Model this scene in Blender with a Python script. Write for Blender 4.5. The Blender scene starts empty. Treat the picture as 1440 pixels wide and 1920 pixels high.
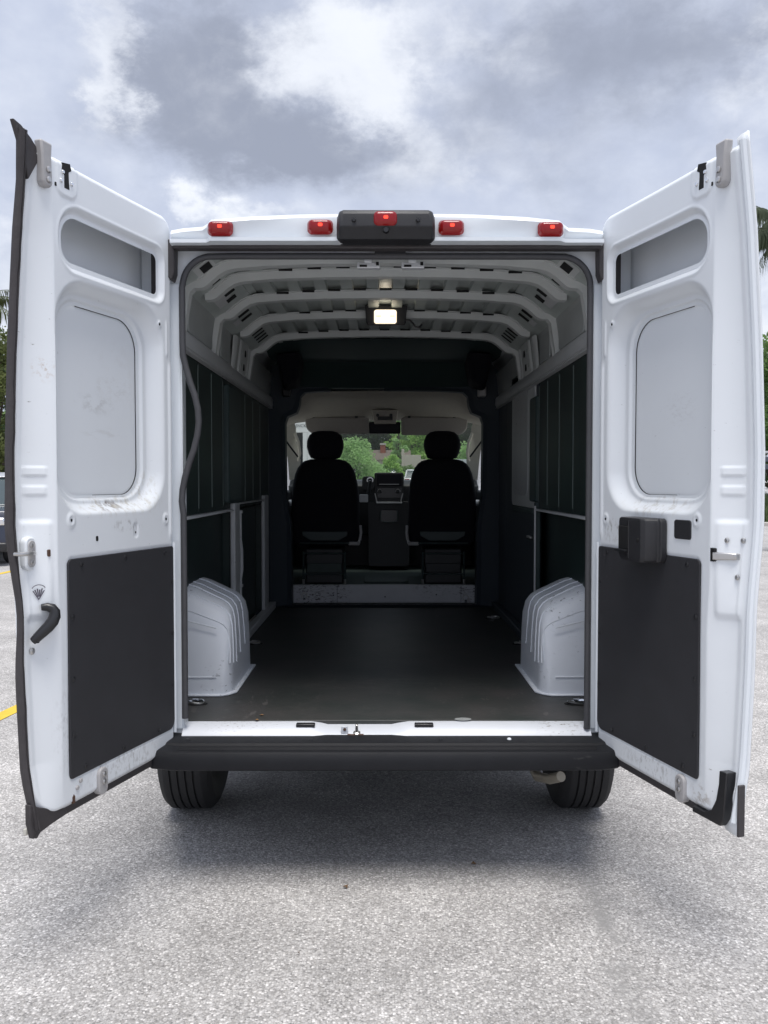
import bpy, bmesh, math, random
import numpy as np
from mathutils import Vector, Matrix
from math import radians as R, sin, cos, pi

random.seed(7); RNG = np.random.default_rng(7)
S = bpy.context.scene
COL = S.collection

# ------------------------------------------------------------------ camera
FPX = 1600.0; CAMH = 1.53; CAMX = -.021
PITCH = math.atan(55 / FPX); YAW = math.atan(5 / FPX)
cd = bpy.data.cameras.new('camera'); cam = bpy.data.objects.new('camera', cd); COL.objects.link(cam)
cd.sensor_fit = 'HORIZONTAL'; cd.sensor_width = 36; cd.lens = FPX / 1440 * 36
cd.clip_start = .05; cd.clip_end = 3000
cam.location = (CAMX, 0, CAMH); cam.rotation_euler = (pi / 2 - PITCH, 0, -YAW)
S.camera = cam
_fw = Vector((sin(YAW) * cos(PITCH), cos(YAW) * cos(PITCH), -sin(PITCH)))
_rt = Vector((cos(YAW), -sin(YAW), 0)); _up = _rt.cross(_fw)
_C = Vector((CAMX, 0, CAMH))
def at(u, v, Y):
    """world point seen at photo pixel u,v on the vertical plane y = Y"""
    d = _fw + _rt * ((u - 720) / FPX) - _up * ((v - 960) / FPX)
    return _C + d * (Y / d.y)
def atz(u, v, Z=0.0):
    d = _fw + _rt * ((u - 720) / FPX) - _up * ((v - 960) / FPX)
    return _C + d * ((Z - CAMH) / d.z)

# ------------------------------------------------------------------ light
SUN_EL, SUN_AZ = R(75), R(176)       # azimuth measured from +Y towards +X
S.view_settings.view_transform = 'Standard'; S.view_settings.look = 'None'
S.view_settings.gamma = 1; S.view_settings.use_curve_mapping = False
S.view_settings.exposure = 1.0
W = bpy.data.worlds.new('World'); S.world = W; W.use_nodes = True
def build_world():
    nt = W.node_tree; nt.nodes.clear(); N = nt.nodes.new; L = nt.links.new
    def math_(op, a, b=None, c=None):
        n = N('ShaderNodeMath'); n.operation = op
        for i, x in enumerate((a, b, c)):
            if x is None: continue
            if isinstance(x, (int, float)): n.inputs[i].default_value = x
            else: L(x, n.inputs[i])
        return n.outputs[0]
    tc = N('ShaderNodeTexCoord'); sep = N('ShaderNodeSeparateXYZ'); L(tc.outputs['Generated'], sep.inputs[0])
    x, y, z = sep.outputs
    mp = N('ShaderNodeMapping'); mp.inputs['Scale'].default_value = (1, 1, 1.5); mp.inputs['Location'].default_value = (.37, .1, .22)
    L(tc.outputs['Generated'], mp.inputs[0])
    def noise(scale, detail, rough, dist=0., col=False):
        n = N('ShaderNodeTexNoise'); n.inputs['Scale'].default_value = scale; n.inputs['Detail'].default_value = detail
        n.inputs['Roughness'].default_value = rough; n.inputs['Distortion'].default_value = dist
        L(mp.outputs[0], n.inputs['Vector']); return n.outputs['Color' if col else 'Fac']
    def clamp(v, a, b):
        n = N('ShaderNodeMapRange'); n.interpolation_type = 'SMOOTHSTEP'; n.inputs['From Min'].default_value = a; n.inputs['From Max'].default_value = b; L(v, n.inputs['Value']); return n.outputs[0]
    wsep = N('ShaderNodeSeparateColor'); L(noise(7.5, 10, .64, .1, True), wsep.inputs[0])
    wx = math_('MULTIPLY', math_('SUBTRACT', wsep.outputs[0], .5), .26); wz = math_('MULTIPLY', math_('SUBTRACT', wsep.outputs[1], .5), .16)
    az = math_('ADD', math_('ARCTAN2', x, y), wx); zz = math_('ADD', z, wz)
    big = noise(2.1, 4, .5); mid = noise(6.5, 9, .58, .1)
    def field(blobs, base):
        d = base
        for a0, z0, sa, sz, k in blobs:
            g = math_('ADD', math_('POWER', math_('ABSOLUTE', math_('DIVIDE', math_('SUBTRACT', az, a0), sa)), 2), math_('POWER', math_('ABSOLUTE', math_('DIVIDE', math_('SUBTRACT', zz, z0), sz)), 2))
            d = math_('ADD', d, math_('MULTIPLY', math_('POWER', 2.718, math_('MULTIPLY', g, -1)), k))
        return d
    # broad masses of the cloud layer: azimuth, height, widths, thickness
    dark = field([(-.19, .40, .10, .065, .95), (-.10, .355, .13, .032, .7), (-.23, .46, .07, .05, .45), (.26, .425, .20, .065, .85), (.12, .335, .16, .03, .22), (.40, .44, .1, .05, .3), (-.4, .42, .14, .12, -.2), (-.2, .28, .3, .03, -.3)],
                 math_('MULTIPLY', math_('SUBTRACT', big, .42), 1.1))
    lite = field([(-.075, .455, .075, .048, .95), (-.02, .405, .05, .03, .7), (-.295, .43, .03, .07, .55), (-.28, .38, .03, .03, .5), (.035, .36, .05, .05, .5), (.06, .46, .1, .03, .35), (-.195, .292, .028, .016, .8), (-.14, .275, .05, .012, .5), (.44, .42, .05, .08, .5), (.43, .18, .08, .09, .6), (-.44, .2, .06, .12, .4)],
                 math_('MULTIPLY', math_('SUBTRACT', mid, .52), 1.0))
    fine = noise(11, 8, .6, .2)
    dark = math_('ADD', dark, math_('MULTIPLY', math_('SUBTRACT', fine, .5), .9)); lite = math_('ADD', lite, math_('MULTIPLY', math_('SUBTRACT', noise(17, 9, .6, .3), .5), -1.0))
    D = clamp(dark, -.10, 1.1); B = math_('MULTIPLY', clamp(lite, .0, .95), math_('SUBTRACT', 1., math_('MULTIPLY', D, .35)))
    def cmix(f, a, b):
        n = N('ShaderNodeMix'); n.data_type = 'RGBA'; L(f, n.inputs['Factor'])
        for q, v in (('A', a), ('B', b)):
            if isinstance(v, tuple): n.inputs[q].default_value = (*v, 1)
            else: L(v, n.inputs[q])
        return n.outputs['Result']
    tone = cmix(clamp(noise(13, 7, .55), .3, .75), (.42, .462, .575), (.50, .54, .64))
    cloud = cmix(B, cmix(D, tone, (.262, .288, .36)), (.70, .725, .775))
    sky = N('ShaderNodeTexSky'); sky.sky_type = 'NISHITA'; sky.sun_disc = False
    sky.sun_elevation = SUN_EL; sky.sun_rotation = SUN_AZ; sky.air_density = 1.2; sky.dust_density = 2.5
    sc = N('ShaderNodeVectorMath'); sc.operation = 'SCALE'; sc.inputs['Scale'].default_value = 10.; L(cloud, sc.inputs[0])
    mx = N('ShaderNodeMix'); mx.data_type = 'RGBA'; mx.inputs['Factor'].default_value = .95
    L(sky.outputs[0], mx.inputs['A']); L(sc.outputs[0], mx.inputs['B'])
    bg = N('ShaderNodeBackground'); bg.inputs['Strength'].default_value = .070; L(mx.outputs['Result'], bg.inputs[0])
    o = N('ShaderNodeOutputWorld'); L(bg.outputs[0], o.inputs[0])
build_world()
sl = bpy.data.lights.new('sun', 'SUN'); sun = bpy.data.objects.new('sun', sl); COL.objects.link(sun)
sl.energy = 2.0; sl.angle = R(32); sl.color = (1, .97, .93)
sd = Vector((sin(SUN_AZ) * cos(SUN_EL), cos(SUN_AZ) * cos(SUN_EL), sin(SUN_EL)))
sun.rotation_euler = sd.to_track_quat('Z', 'Y').to_euler(); sun.location = (0, -5, 20)

# ------------------------------------------------------------------ materials
MATS = {}
def pm(name, col, rough=.5, metal=0., var=.12, scale=18., bump=0., bscale=120., spec=.5, coat=0., spots=None, tint=None, marks=()):
    """procedural principled material: colour varied by noise, optional fine bump, optional dark scuffs"""
    m = bpy.data.materials.new(name); m.use_nodes = True; nt = m.node_tree; N = nt.nodes.new; L = nt.links.new
    b = nt.nodes['Principled BSDF']
    b.inputs['Roughness'].default_value = rough; b.inputs['Metallic'].default_value = metal
    b.inputs['Specular IOR Level'].default_value = spec; b.inputs['Coat Weight'].default_value = coat; b.inputs['Coat Roughness'].default_value = .12
    tc = N('ShaderNodeTexCoord'); n = N('ShaderNodeTexNoise'); n.inputs['Scale'].default_value = scale; n.inputs['Detail'].default_value = 6
    L(tc.outputs['Object'], n.inputs['Vector'])
    mx = N('ShaderNodeMix'); mx.data_type = 'RGBA'
    c2 = tint or col
    mx.inputs['A'].default_value = (*[c * (1 - var) for c in c2], 1); mx.inputs['B'].default_value = (*[min(1, c * (1 + var)) for c in col], 1)
    L(n.outputs['Fac'], mx.inputs['Factor']); out = mx.outputs['Result']
    if spots:
        thr, sscale, scol, stretch = spots
        mp = N('ShaderNodeMapping'); mp.inputs['Scale'].default_value = stretch; L(tc.outputs['Object'], mp.inputs[0])
        n2 = N('ShaderNodeTexNoise'); n2.inputs['Scale'].default_value = sscale; n2.inputs['Detail'].default_value = 9; n2.inputs['Roughness'].default_value = .62
        L(mp.outputs[0], n2.inputs['Vector'])
        r = N('ShaderNodeMapRange'); r.inputs['From Min'].default_value = thr; r.inputs['From Max'].default_value = thr + .06; r.clamp = True
        L(n2.outputs['Fac'], r.inputs['Value'])
        n3 = N('ShaderNodeTexNoise'); n3.inputs['Scale'].default_value = 2.3; n3.inputs['Detail'].default_value = 2; L(tc.outputs['Object'], n3.inputs['Vector'])
        r3 = N('ShaderNodeMapRange'); r3.inputs['From Min'].default_value = .48; r3.inputs['From Max'].default_value = .66; L(n3.outputs['Fac'], r3.inputs['Value'])
        mu = N('ShaderNodeMath'); mu.operation = 'MULTIPLY'; L(r.outputs[0], mu.inputs[0]); L(r3.outputs[0], mu.inputs[1])
        m2 = N('ShaderNodeMix'); m2.data_type = 'RGBA'; L(mu.outputs[0], m2.inputs['Factor']); L(out, m2.inputs['A']); m2.inputs['B'].default_value = (*scol, 1)
        out = m2.outputs['Result']
    for ctr, rad, mcol, k, msc, mst in marks:      # local stains and scuffs: centre, radii, colour, strength, grain, grain stretch
        mp = N('ShaderNodeVectorMath'); mp.operation = 'SUBTRACT'; L(tc.outputs['Object'], mp.inputs[0]); mp.inputs[1].default_value = ctr
        dv = N('ShaderNodeVectorMath'); dv.operation = 'DIVIDE'; L(mp.outputs[0], dv.inputs[0]); dv.inputs[1].default_value = rad
        ln = N('ShaderNodeVectorMath'); ln.operation = 'LENGTH'; L(dv.outputs[0], ln.inputs[0])
        r1 = N('ShaderNodeMapRange'); r1.interpolation_type = 'SMOOTHSTEP'; r1.inputs['From Min'].default_value = 1.; r1.inputs['From Max'].default_value = .2; L(ln.outputs['Value'], r1.inputs['Value'])
        ms = N('ShaderNodeMapping'); ms.inputs['Scale'].default_value = mst; L(tc.outputs['Object'], ms.inputs[0])
        nn = N('ShaderNodeTexNoise'); nn.inputs['Scale'].default_value = msc; nn.inputs['Detail'].default_value = 8; nn.inputs['Roughness'].default_value = .65; L(ms.outputs[0], nn.inputs['Vector'])
        r2 = N('ShaderNodeMapRange'); r2.inputs['From Min'].default_value = .50; r2.inputs['From Max'].default_value = .62; L(nn.outputs['Fac'], r2.inputs['Value'])
        mu = N('ShaderNodeMath'); mu.operation = 'MULTIPLY'; L(r1.outputs[0], mu.inputs[0]); L(r2.outputs[0], mu.inputs[1])
        mk = N('ShaderNodeMath'); mk.operation = 'MULTIPLY'; L(mu.outputs[0], mk.inputs[0]); mk.inputs[1].default_value = k
        m5 = N('ShaderNodeMix'); m5.data_type = 'RGBA'; L(mk.outputs[0], m5.inputs['Factor']); L(out, m5.inputs['A']); m5.inputs['B'].default_value = (*mcol, 1); out = m5.outputs['Result']
    L(out, b.inputs['Base Color'])
    if bump:
        n4 = N('ShaderNodeTexNoise'); n4.inputs['Scale'].default_value = bscale; n4.inputs['Detail'].default_value = 4; L(tc.outputs['Object'], n4.inputs['Vector'])
        bp = N('ShaderNodeBump'); bp.inputs['Strength'].default_value = bump; bp.inputs['Distance'].default_value = .004; L(n4.outputs['Fac'], bp.inputs['Height']); L(bp.outputs[0], b.inputs['Normal'])
    MATS[name] = m; return m
def emit(name, col, power, base=None, rough=.2):
    m = pm(name, base or col, rough, var=.05); b = m.node_tree.nodes['Principled BSDF']
    b.inputs['Emission Color'].default_value = (*col, 1); b.inputs['Emission Strength'].default_value = power; return m
def glassmat(name, tint, refl=.08, rough=.02):
    m = bpy.data.materials.new(name); m.use_nodes = True; nt = m.node_tree; nt.nodes.clear(); N = nt.nodes.new; L = nt.links.new
    t = N('ShaderNodeBsdfTransparent'); t.inputs[0].default_value = (*tint, 1); g = N('ShaderNodeBsdfGlossy'); g.inputs['Roughness'].default_value = rough
    f = N('ShaderNodeFresnel'); f.inputs[0].default_value = 1.45
    mx = N('ShaderNodeMixShader'); mm = N('ShaderNodeMath'); mm.operation = 'MULTIPLY'; mm.inputs[1].default_value = refl / .08; mm.use_clamp = True
    L(f.outputs[0], mm.inputs[0]); L(mm.outputs[0], mx.inputs[0]); L(t.outputs[0], mx.inputs[1]); L(g.outputs[0], mx.inputs[2])
    o = N('ShaderNodeOutputMaterial'); L(mx.outputs[0], o.inputs[0]); MATS[name] = m; return m

WHITE = pm('white_paint', (.74, .77, .80), .34, var=.025, scale=3, coat=.35, spots=(.66, 38, (.30, .29, .28), (1, 1, 2.2)))
def dpt(side, a, n, z):
    hx, ang = (.819, 106.1) if side > 0 else (.824, 108.0); th = R(ang - 90)
    return (side * hx + side * sin(th) * a - side * cos(th) * n, 3.30 - cos(th) * a - sin(th) * n, z)
GRIME = (.22, .20, .18)
WHITE_R = pm('white_paint_right_door', (.80, .83, .86), .34, var=.03, scale=3, coat=.35, spots=(.67, 38, (.34, .33, .32), (1, 1, 2.2)),
    marks=[(dpt(1, .43, -.06, 1.78), (.12, .12, .09), (.62, .63, .65), .35, 45, (1, 1, 2)), (dpt(1, .35, -.03, 1.45), (.3, .25, .05), (.50, .48, .44), .7, 40, (1, 1, .4)), (dpt(1, .40, 0, .54), (.3, .3, .06), GRIME, .42, 70, (1, 1, .5)), (dpt(1, .64, 0, .53), (.06, .06, .05), (.30, .25, .2), .8, 30, (1, 1, 1)), (dpt(1, .1, 0, 1.35), (.1, .1, .06), GRIME, .6, 70, (1, 1, .4))])
WHITE_L = pm('white_paint_left_door', (.80, .83, .86), .34, var=.03, scale=3, coat=.35, spots=(.67, 38, (.34, .33, .32), (1, 1, 2.2)),
    marks=[(dpt(-1, .37, -.03, 1.45), (.08, .13, .03), (.12, .08, .06), .95, 20, (1, 1, .3)), (dpt(-1, .33, -.03, 1.45), (.3, .3, .05), (.50, .47, .40), .75, 35, (1, 1, .4)), (dpt(-1, .70, -.02, 1.88), (.05, .05, .05), (.50, .40, .33), .6, 70, (1, 1, 1)),
           (dpt(-1, .33, 0, .54), (.3, .3, .07), GRIME, .45, 70, (1, 1, .5)), (dpt(-1, .62, 0, .75), (.08, .1, .2), GRIME, .28, 80, (1, 1, .5)), (dpt(-1, .15, -.03, 1.5), (.1, .1, .12), (.5, .47, .40), .5, 60, (1, 1, .5)), (dpt(-1, .3, 0, 1.38), (.12, .12, .03), GRIME, .6, 70, (1, 1, .5))])
SKIN_L = pm('white_skin_left_door', (.80, .83, .86), .34, var=.03, scale=3, coat=.35,
    marks=[(dpt(-1, .40, -.06, 1.80), (.13, .16, .05), (.42, .42, .42), .35, 24, (.9, .9, 2)), (dpt(-1, .30, -.06, 1.86), (.12, .16, .06), (.55, .55, .54), .3, 45, (.8, .8, 1.6)), (dpt(-1, .35, -.06, 1.70), (.12, .16, .03), (.55, .54, .53), .3, 26, (.5, .5, 2.5)), (dpt(-1, .3, -.06, 1.9), (.25, .25, .2), (.72, .73, .74), .5, 9, (1, 1, 1))])
WHITE2 = pm('white_paint_clean', (.74, .78, .82), .3, var=.02, scale=3, coat=.4)
ARCHW = pm('scuffed_primer_paint', (.78, .81, .86), .42, var=.06, scale=6, spots=(.60, 42, (.10, .10, .11), (1, 1, 1.8)))
SILLW = pm('worn_sill_paint', (.58, .60, .64), .38, var=.05, scale=8, spots=(.58, 60, (.20, .18, .16), (1, 3, 3)))
GREYM = pm('grey_interior_paint', (.58, .60, .595), .45, var=.08, scale=7)
SIDEM = pm('side_panel_primer', (.36, .38, .38), .45, var=.15, scale=6)
GREYL = pm('pale_rail_metal', (.50, .51, .52), .4, var=.08, scale=9, spots=(.62, 50, (.12, .12, .12), (1, .3, 1)))
ROOFM = pm('roof_skin_primer', (.46, .50, .47), .40, var=.15, scale=5, tint=(.38, .42, .42))
PLATE = pm('scuffed_step_plate', (.55, .555, .58), .5, var=.1, scale=10, spots=(.53, 45, (.09, .07, .07), (1, 1, 2.5)))
RUBBER = pm('black_rubber', (.046, .041, .043), .62, var=.25, scale=30, bump=.25, bscale=90)
RUBG = pm('grey_weather_seal', (.055, .055, .06), .55, var=.2, scale=30)
PLAST = pm('black_plastic', (.022, .022, .025), .48, var=.15, scale=40, bump=.3, bscale=450)
PLASTS = pm('smooth_black_plastic', (.018, .018, .02), .32, var=.1)
BUMPM = pm('bumper_plastic', (.010, .0105, .013), .55, spec=.25, var=.2, scale=12, bump=.35, bscale=500, spots=(.62, 30, (.035, .035, .035), (.4, 1, 1)))
PANEL = pm('charcoal_hardboard', (.026, .026, .030), .6, var=.18, scale=9, bump=.35, bscale=600, spots=(.66, 45, (.09, .085, .085), (1, 1, 1.5)))
DARKP = pm('dark_wall_liner', (.011, .029, .026), .5, var=.25, scale=4, tint=(.010, .013, .015))
DARKT = pm('teal_black_trim', (.030, .050, .050), .5, var=.25, scale=4)
BTRIM = pm('blue_black_trim', (.028, .038, .05), .55, var=.2, scale=5)
BEADM = pm('pale_board_edge', (.10, .125, .12), .5, var=.3, scale=3)  # paler tone for the thin beads between the wall boards
FLOORM = pm('worn_floor_liner', (.050, .043, .043), .5, var=.35, scale=4.5, tint=(.018, .036, .031), bump=.2, bscale=60, spots=(.60, 40, (.085, .08, .078), (.7, .2, 1)), marks=[((.35, 3.5, .58), (.7, .22, .1), (.09, .09, .09), .2, 44, (.5, 1, 1)), ((-.3, 3.55, .58), (.6, .25, .1), (.085, .08, .075), .2, 44, (.6, 1, 1)), ((0, 4.0, .58), (.8, .3, .1), (.10, .095, .09), .35, 30, (.3, 1, 1))])
SEATM = pm('black_seat_fabric', (.010, .010, .015), .8, var=.2, scale=60, bump=.3, bscale=700, spec=.2)
CABP = pm('dark_dash_plastic', (.012, .014, .016), .5, var=.2, scale=20)
CABF = pm('cab_floor_mat', (.055, .075, .07), .7, var=.25, scale=12)
BEIGE = pm('beige_headliner', (.46, .43, .38), .8, var=.1, scale=30, bump=.2, bscale=500)
VISOR = pm('beige_visor', (.34, .32, .30), .75, var=.1, scale=60, bump=.25, bscale=600)
PILLAR = pm('beige_pillar_trim', (.58, .56, .50), .6, var=.08)
STEEL = pm('zinc_steel', (.55, .54, .53), .32, metal=.9, var=.12, scale=40)
BRACKET = pm('primered_bracket', (.40, .39, .39), .45, var=.1, scale=25)
CHROME = pm('chrome', (.82, .83, .85), .12, metal=1, var=.03)
RUST = pm('rusty_steel', (.085, .045, .03), .7, var=.4, scale=60)
BLACK = pm('dark_cavity', (.006, .006, .007), .8, var=.1)
REDL = emit('red_lens', (1, .03, .01), .035, (.17, .004, .008), .15)
REDC = emit('red_lamp_core', (1, .05, .02), 1.1, (.5, .02, .02))
LAMPL = emit('lit_lamp_lens', (1, .84, .62), .75, (.8, .75, .65))
BULB = emit('lamp_filament_glow', (1, .88, .68), 7.0)
SCREEN = pm('unlit_screen', (.004, .004, .008), .35, var=.05, spec=.12)
TYRE = pm('tyre_rubber', (.020, .020, .021), .7, var=.25, scale=20, bump=.3, bscale=200)
UNDER = pm('underbody_black', (.015, .015, .015), .8, var=.3)
PIPE = pm('weathered_tailpipe', (.36, .33, .27), .45, metal=.4, var=.2)
WSG = glassmat('windscreen_glass', (.95, 1, .96), .035)
YELLOW = pm('yellow_road_paint', (.62, .43, .04), .7, var=.2, scale=14, bump=.3, bscale=120)
LEAFBR = pm('dead_leaf_brown', (.13, .075, .035), .8, var=.3, scale=80)
TAPE = pm('clear_tape', (.30, .31, .31), .25, var=.2, scale=60)
ORANGE = pm('orange_crumb', (.30, .16, .06), .8)
BARK = pm('tree_bark', (.09, .07, .055), .85, var=.3, scale=9, bump=.6, bscale=30)
def leafmat(name, c, c2):
    m = pm(name, c, .6, var=.3, scale=1.1, tint=c2, spec=.3)
    nt = m.node_tree; b = nt.nodes['Principled BSDF']; t = nt.nodes.new('ShaderNodeBsdfTranslucent'); mx = nt.nodes.new('ShaderNodeMixShader'); mx.inputs[0].default_value = .5
    src = b.inputs['Base Color'].links[0].from_socket; nt.links.new(src, t.inputs[0]); nt.links.new(b.outputs[0], mx.inputs[1]); nt.links.new(t.outputs[0], mx.inputs[2])
    o = [n for n in nt.nodes if n.type == 'OUTPUT_MATERIAL'][0]; nt.links.new(mx.outputs[0], o.inputs[0])
    return m
LEAF = [leafmat('leaf_dark_green', (.075, .125, .05), (.05, .09, .042)), leafmat('leaf_mid_green', (.19, .30, .095), (.13, .21, .075)),
        leafmat('leaf_bright_green', (.42, .64, .19), (.31, .50, .15)), leafmat('leaf_olive', (.15, .175, .06), (.09, .115, .045)),
        leafmat('leaf_pale_green', (.42, .62, .27), (.30, .48, .21)), leafmat('palm_grey_green', (.17, .20, .13), (.11, .14, .09))]
GRASS = pm('grass_blades', (.10, .14, .045), .7, var=.35, scale=2, tint=(.07, .11, .05))
DIRT = pm('verge_soil', (.15, .14, .09), .9, var=.3, scale=3, bump=.5, bscale=20)
CONC = pm('kerb_concrete', (.42, .40, .37), .8, var=.15, scale=5, bump=.3, bscale=60)
STONE = pm('pale_rubble_stone', (.40, .40, .40), .85, var=.3, scale=4, bump=.5, bscale=25)

# ------------------------------------------------------------------ geometry helpers
class M:
    def __init__(s, xf=None): s.v = []; s.f = []; s.xf = xf
    def add(s, vs, fs):
        o = len(s.v); s.v += [tuple(p) for p in vs]; s.f += [tuple(i + o for i in f) for f in fs]; return s
    def box(s, x0, x1, y0, y1, z0, z1):
        return s.add([(x0, y0, z0), (x1, y0, z0), (x1, y1, z0), (x0, y1, z0), (x0, y0, z1), (x1, y0, z1), (x1, y1, z1), (x0, y1, z1)],
                     [(0, 3, 2, 1), (4, 5, 6, 7), (0, 1, 5, 4), (1, 2, 6, 5), (2, 3, 7, 6), (3, 0, 4, 7)])
    def hexa(s, p8): return s.add(p8, [(0, 3, 2, 1), (4, 5, 6, 7), (0, 1, 5, 4), (1, 2, 6, 5), (2, 3, 7, 6), (3, 0, 4, 7)])
    def prism(s, poly, w0, w1, ax):
        """poly of 2d points extruded from w0 to w1 along axis ax (0,1,2)"""
        def P(p, w):
            q = [p[0], p[1]]; q.insert(ax, w); return tuple(q)
        n = len(poly)
        return s.add([P(p, w0) for p in poly] + [P(p, w1) for p in poly],
                     [tuple(range(n))[::-1], tuple(range(n, 2 * n))] + [(i, (i + 1) % n, n + (i + 1) % n, n + i) for i in range(n)])
    def loft(s, secs, closed=True, caps=True):
        n = len(secs[0]); vs = [p for q in secs for p in q]; fs = []
        m = n if closed else n - 1
        for k in range(len(secs) - 1):
            for i in range(m):
                j = (i + 1) % n; fs.append((k * n + i, k * n + j, (k + 1) * n + j, (k + 1) * n + i))
        if caps and closed: fs += [tuple(range(n))[::-1], tuple(range((len(secs) - 1) * n, len(secs) * n))]
        return s.add(vs, fs)
    def tube(s, path, r, n=8, caps=True, flat=1.0):
        P = [Vector(p) for p in path]; secs = []; up = None
        for i, p in enumerate(P):
            t = (P[min(i + 1, len(P) - 1)] - P[max(i - 1, 0)]).normalized()
            if up is None: up = Vector((0, 0, 1)) if abs(t.z) < .9 else Vector((0, 1, 0))
            a = t.cross(up).normalized(); b = a.cross(t).normalized(); up = b
            rr = r[i] if isinstance(r, (list, tuple)) else r
            secs.append([p + a * (rr * cos(2 * pi * k / n)) + b * (rr * flat * sin(2 * pi * k / n)) for k in range(n)])
        return s.loft(secs, True, caps)
    def cyl(s, p0, p1, r, n=16): return s.tube([p0, p1], r, n)
    def lathe(s, c, axis, prof, n=24):
        """prof: list of (radius, offset along axis)"""
        ax = Vector(axis).normalized(); a = ax.orthogonal().normalized(); b = ax.cross(a); c = Vector(c)
        secs = [[c + ax * o + a * (r * cos(2 * pi * k / n)) + b * (r * sin(2 * pi * k / n)) for k in range(n)] for r, o in prof]
        return s.loft(secs)
    def build(s, name, mat, parent=None, bevel=0., seg=2, smooth=True, ang=38, label=None, **props):
        me = bpy.data.meshes.new(name)
        vs = [s.xf(*p) for p in s.v] if s.xf else s.v
        me.from_pydata([tuple(p) for p in vs], [], s.f); 
        bm = bmesh.new(); bm.from_mesh(me); bmesh.ops.recalc_face_normals(bm, faces=bm.faces); bm.to_mesh(me); bm.free()
        return link(name, me, mat, parent, bevel, seg, smooth, ang, label, **props)
def link(name, me, mat, parent=None, bevel=0., seg=2, smooth=True, ang=38, label=None, **props):
    if mat: me.materials.append(mat)
    if smooth:
        me.polygons.foreach_set('use_smooth', [True] * len(me.polygons)); me.set_sharp_from_angle(angle=R(ang))
    o = bpy.data.objects.new(name, me); COL.objects.link(o)
    if bevel:
        b = o.modifiers.new('bevel', 'BEVEL'); b.width = bevel; b.segments = seg; b.limit_method = 'ANGLE'; b.angle_limit = R(35)
    if parent is not None:
        o.parent = parent
        o.matrix_parent_inverse = Matrix.Translation(-Vector(parent.get('_base', (0, 0, 0)))) if '_base' in parent else Matrix()
    if label: o['label'] = label
    for k, v in props.items(): o[k] = v
    return o
def thing(name, label, cat, loc=(0, 0, 0), rotz=0., group=None, world=False):
    """an empty at the thing's base; world=True: its parts are given in world coordinates"""
    o = bpy.data.objects.new(name, None); COL.objects.link(o); o.location = loc; o.rotation_euler = (0, 0, rotz); o.empty_display_size = .1
    if world: o['_base'] = tuple(loc)
    o['label'] = label; o['category'] = cat
    if group: o['group'] = group
    return o
def tag(o, label, cat, group=None):
    o['label'] = label; o['category'] = cat
    if group: o['group'] = group
    return o
def lerp(a, b, t): return a + (b - a) * t
def rrect(cx, cy, w, h, r, n=6):
    """rounded rectangle as 2d points; r may be four radii (tl,tr,br,bl)"""
    rs = r if isinstance(r, (tuple, list)) else (r,) * 4
    x0, x1, y0, y1 = cx - w / 2, cx + w / 2, cy - h / 2, cy + h / 2; out = []
    for (px, py, a0, q) in ((x1, y1, 0, rs[1]), (x0, y1, 90, rs[0]), (x0, y0, 180, rs[3]), (x1, y0, 270, rs[2])):
        ccx = px - q if px == x1 else px + q; ccy = py - q if py == y1 else py + q
        for k in range(n + 1):
            a = R(a0 + 90 * k / n); out.append((ccx + q * cos(a), ccy + q * sin(a)))
    return out
def sdf_rr(A, Z, a0, a1, z0, z1, r):
    """signed distance to a rounded rectangle; r: (hinge top, outer top, outer bottom, hinge bottom)"""
    ca, cz = (a0 + a1) / 2, (z0 + z1) / 2; x = A - ca; y = Z - cz
    rr = np.where(x > 0, np.where(y > 0, r[1], r[2]), np.where(y > 0, r[0], r[3]))
    qx = np.abs(x) - (a1 - a0) / 2 + rr; qy = np.abs(y) - (z1 - z0) / 2 + rr
    return np.minimum(np.maximum(qx, qy), 0) + np.hypot(np.maximum(qx, 0), np.maximum(qy, 0)) - rr
def sm(x, a, b):
    t = np.clip((x - a) / (b - a), 0, 1); return t * t * (3 - 2 * t)

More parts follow.
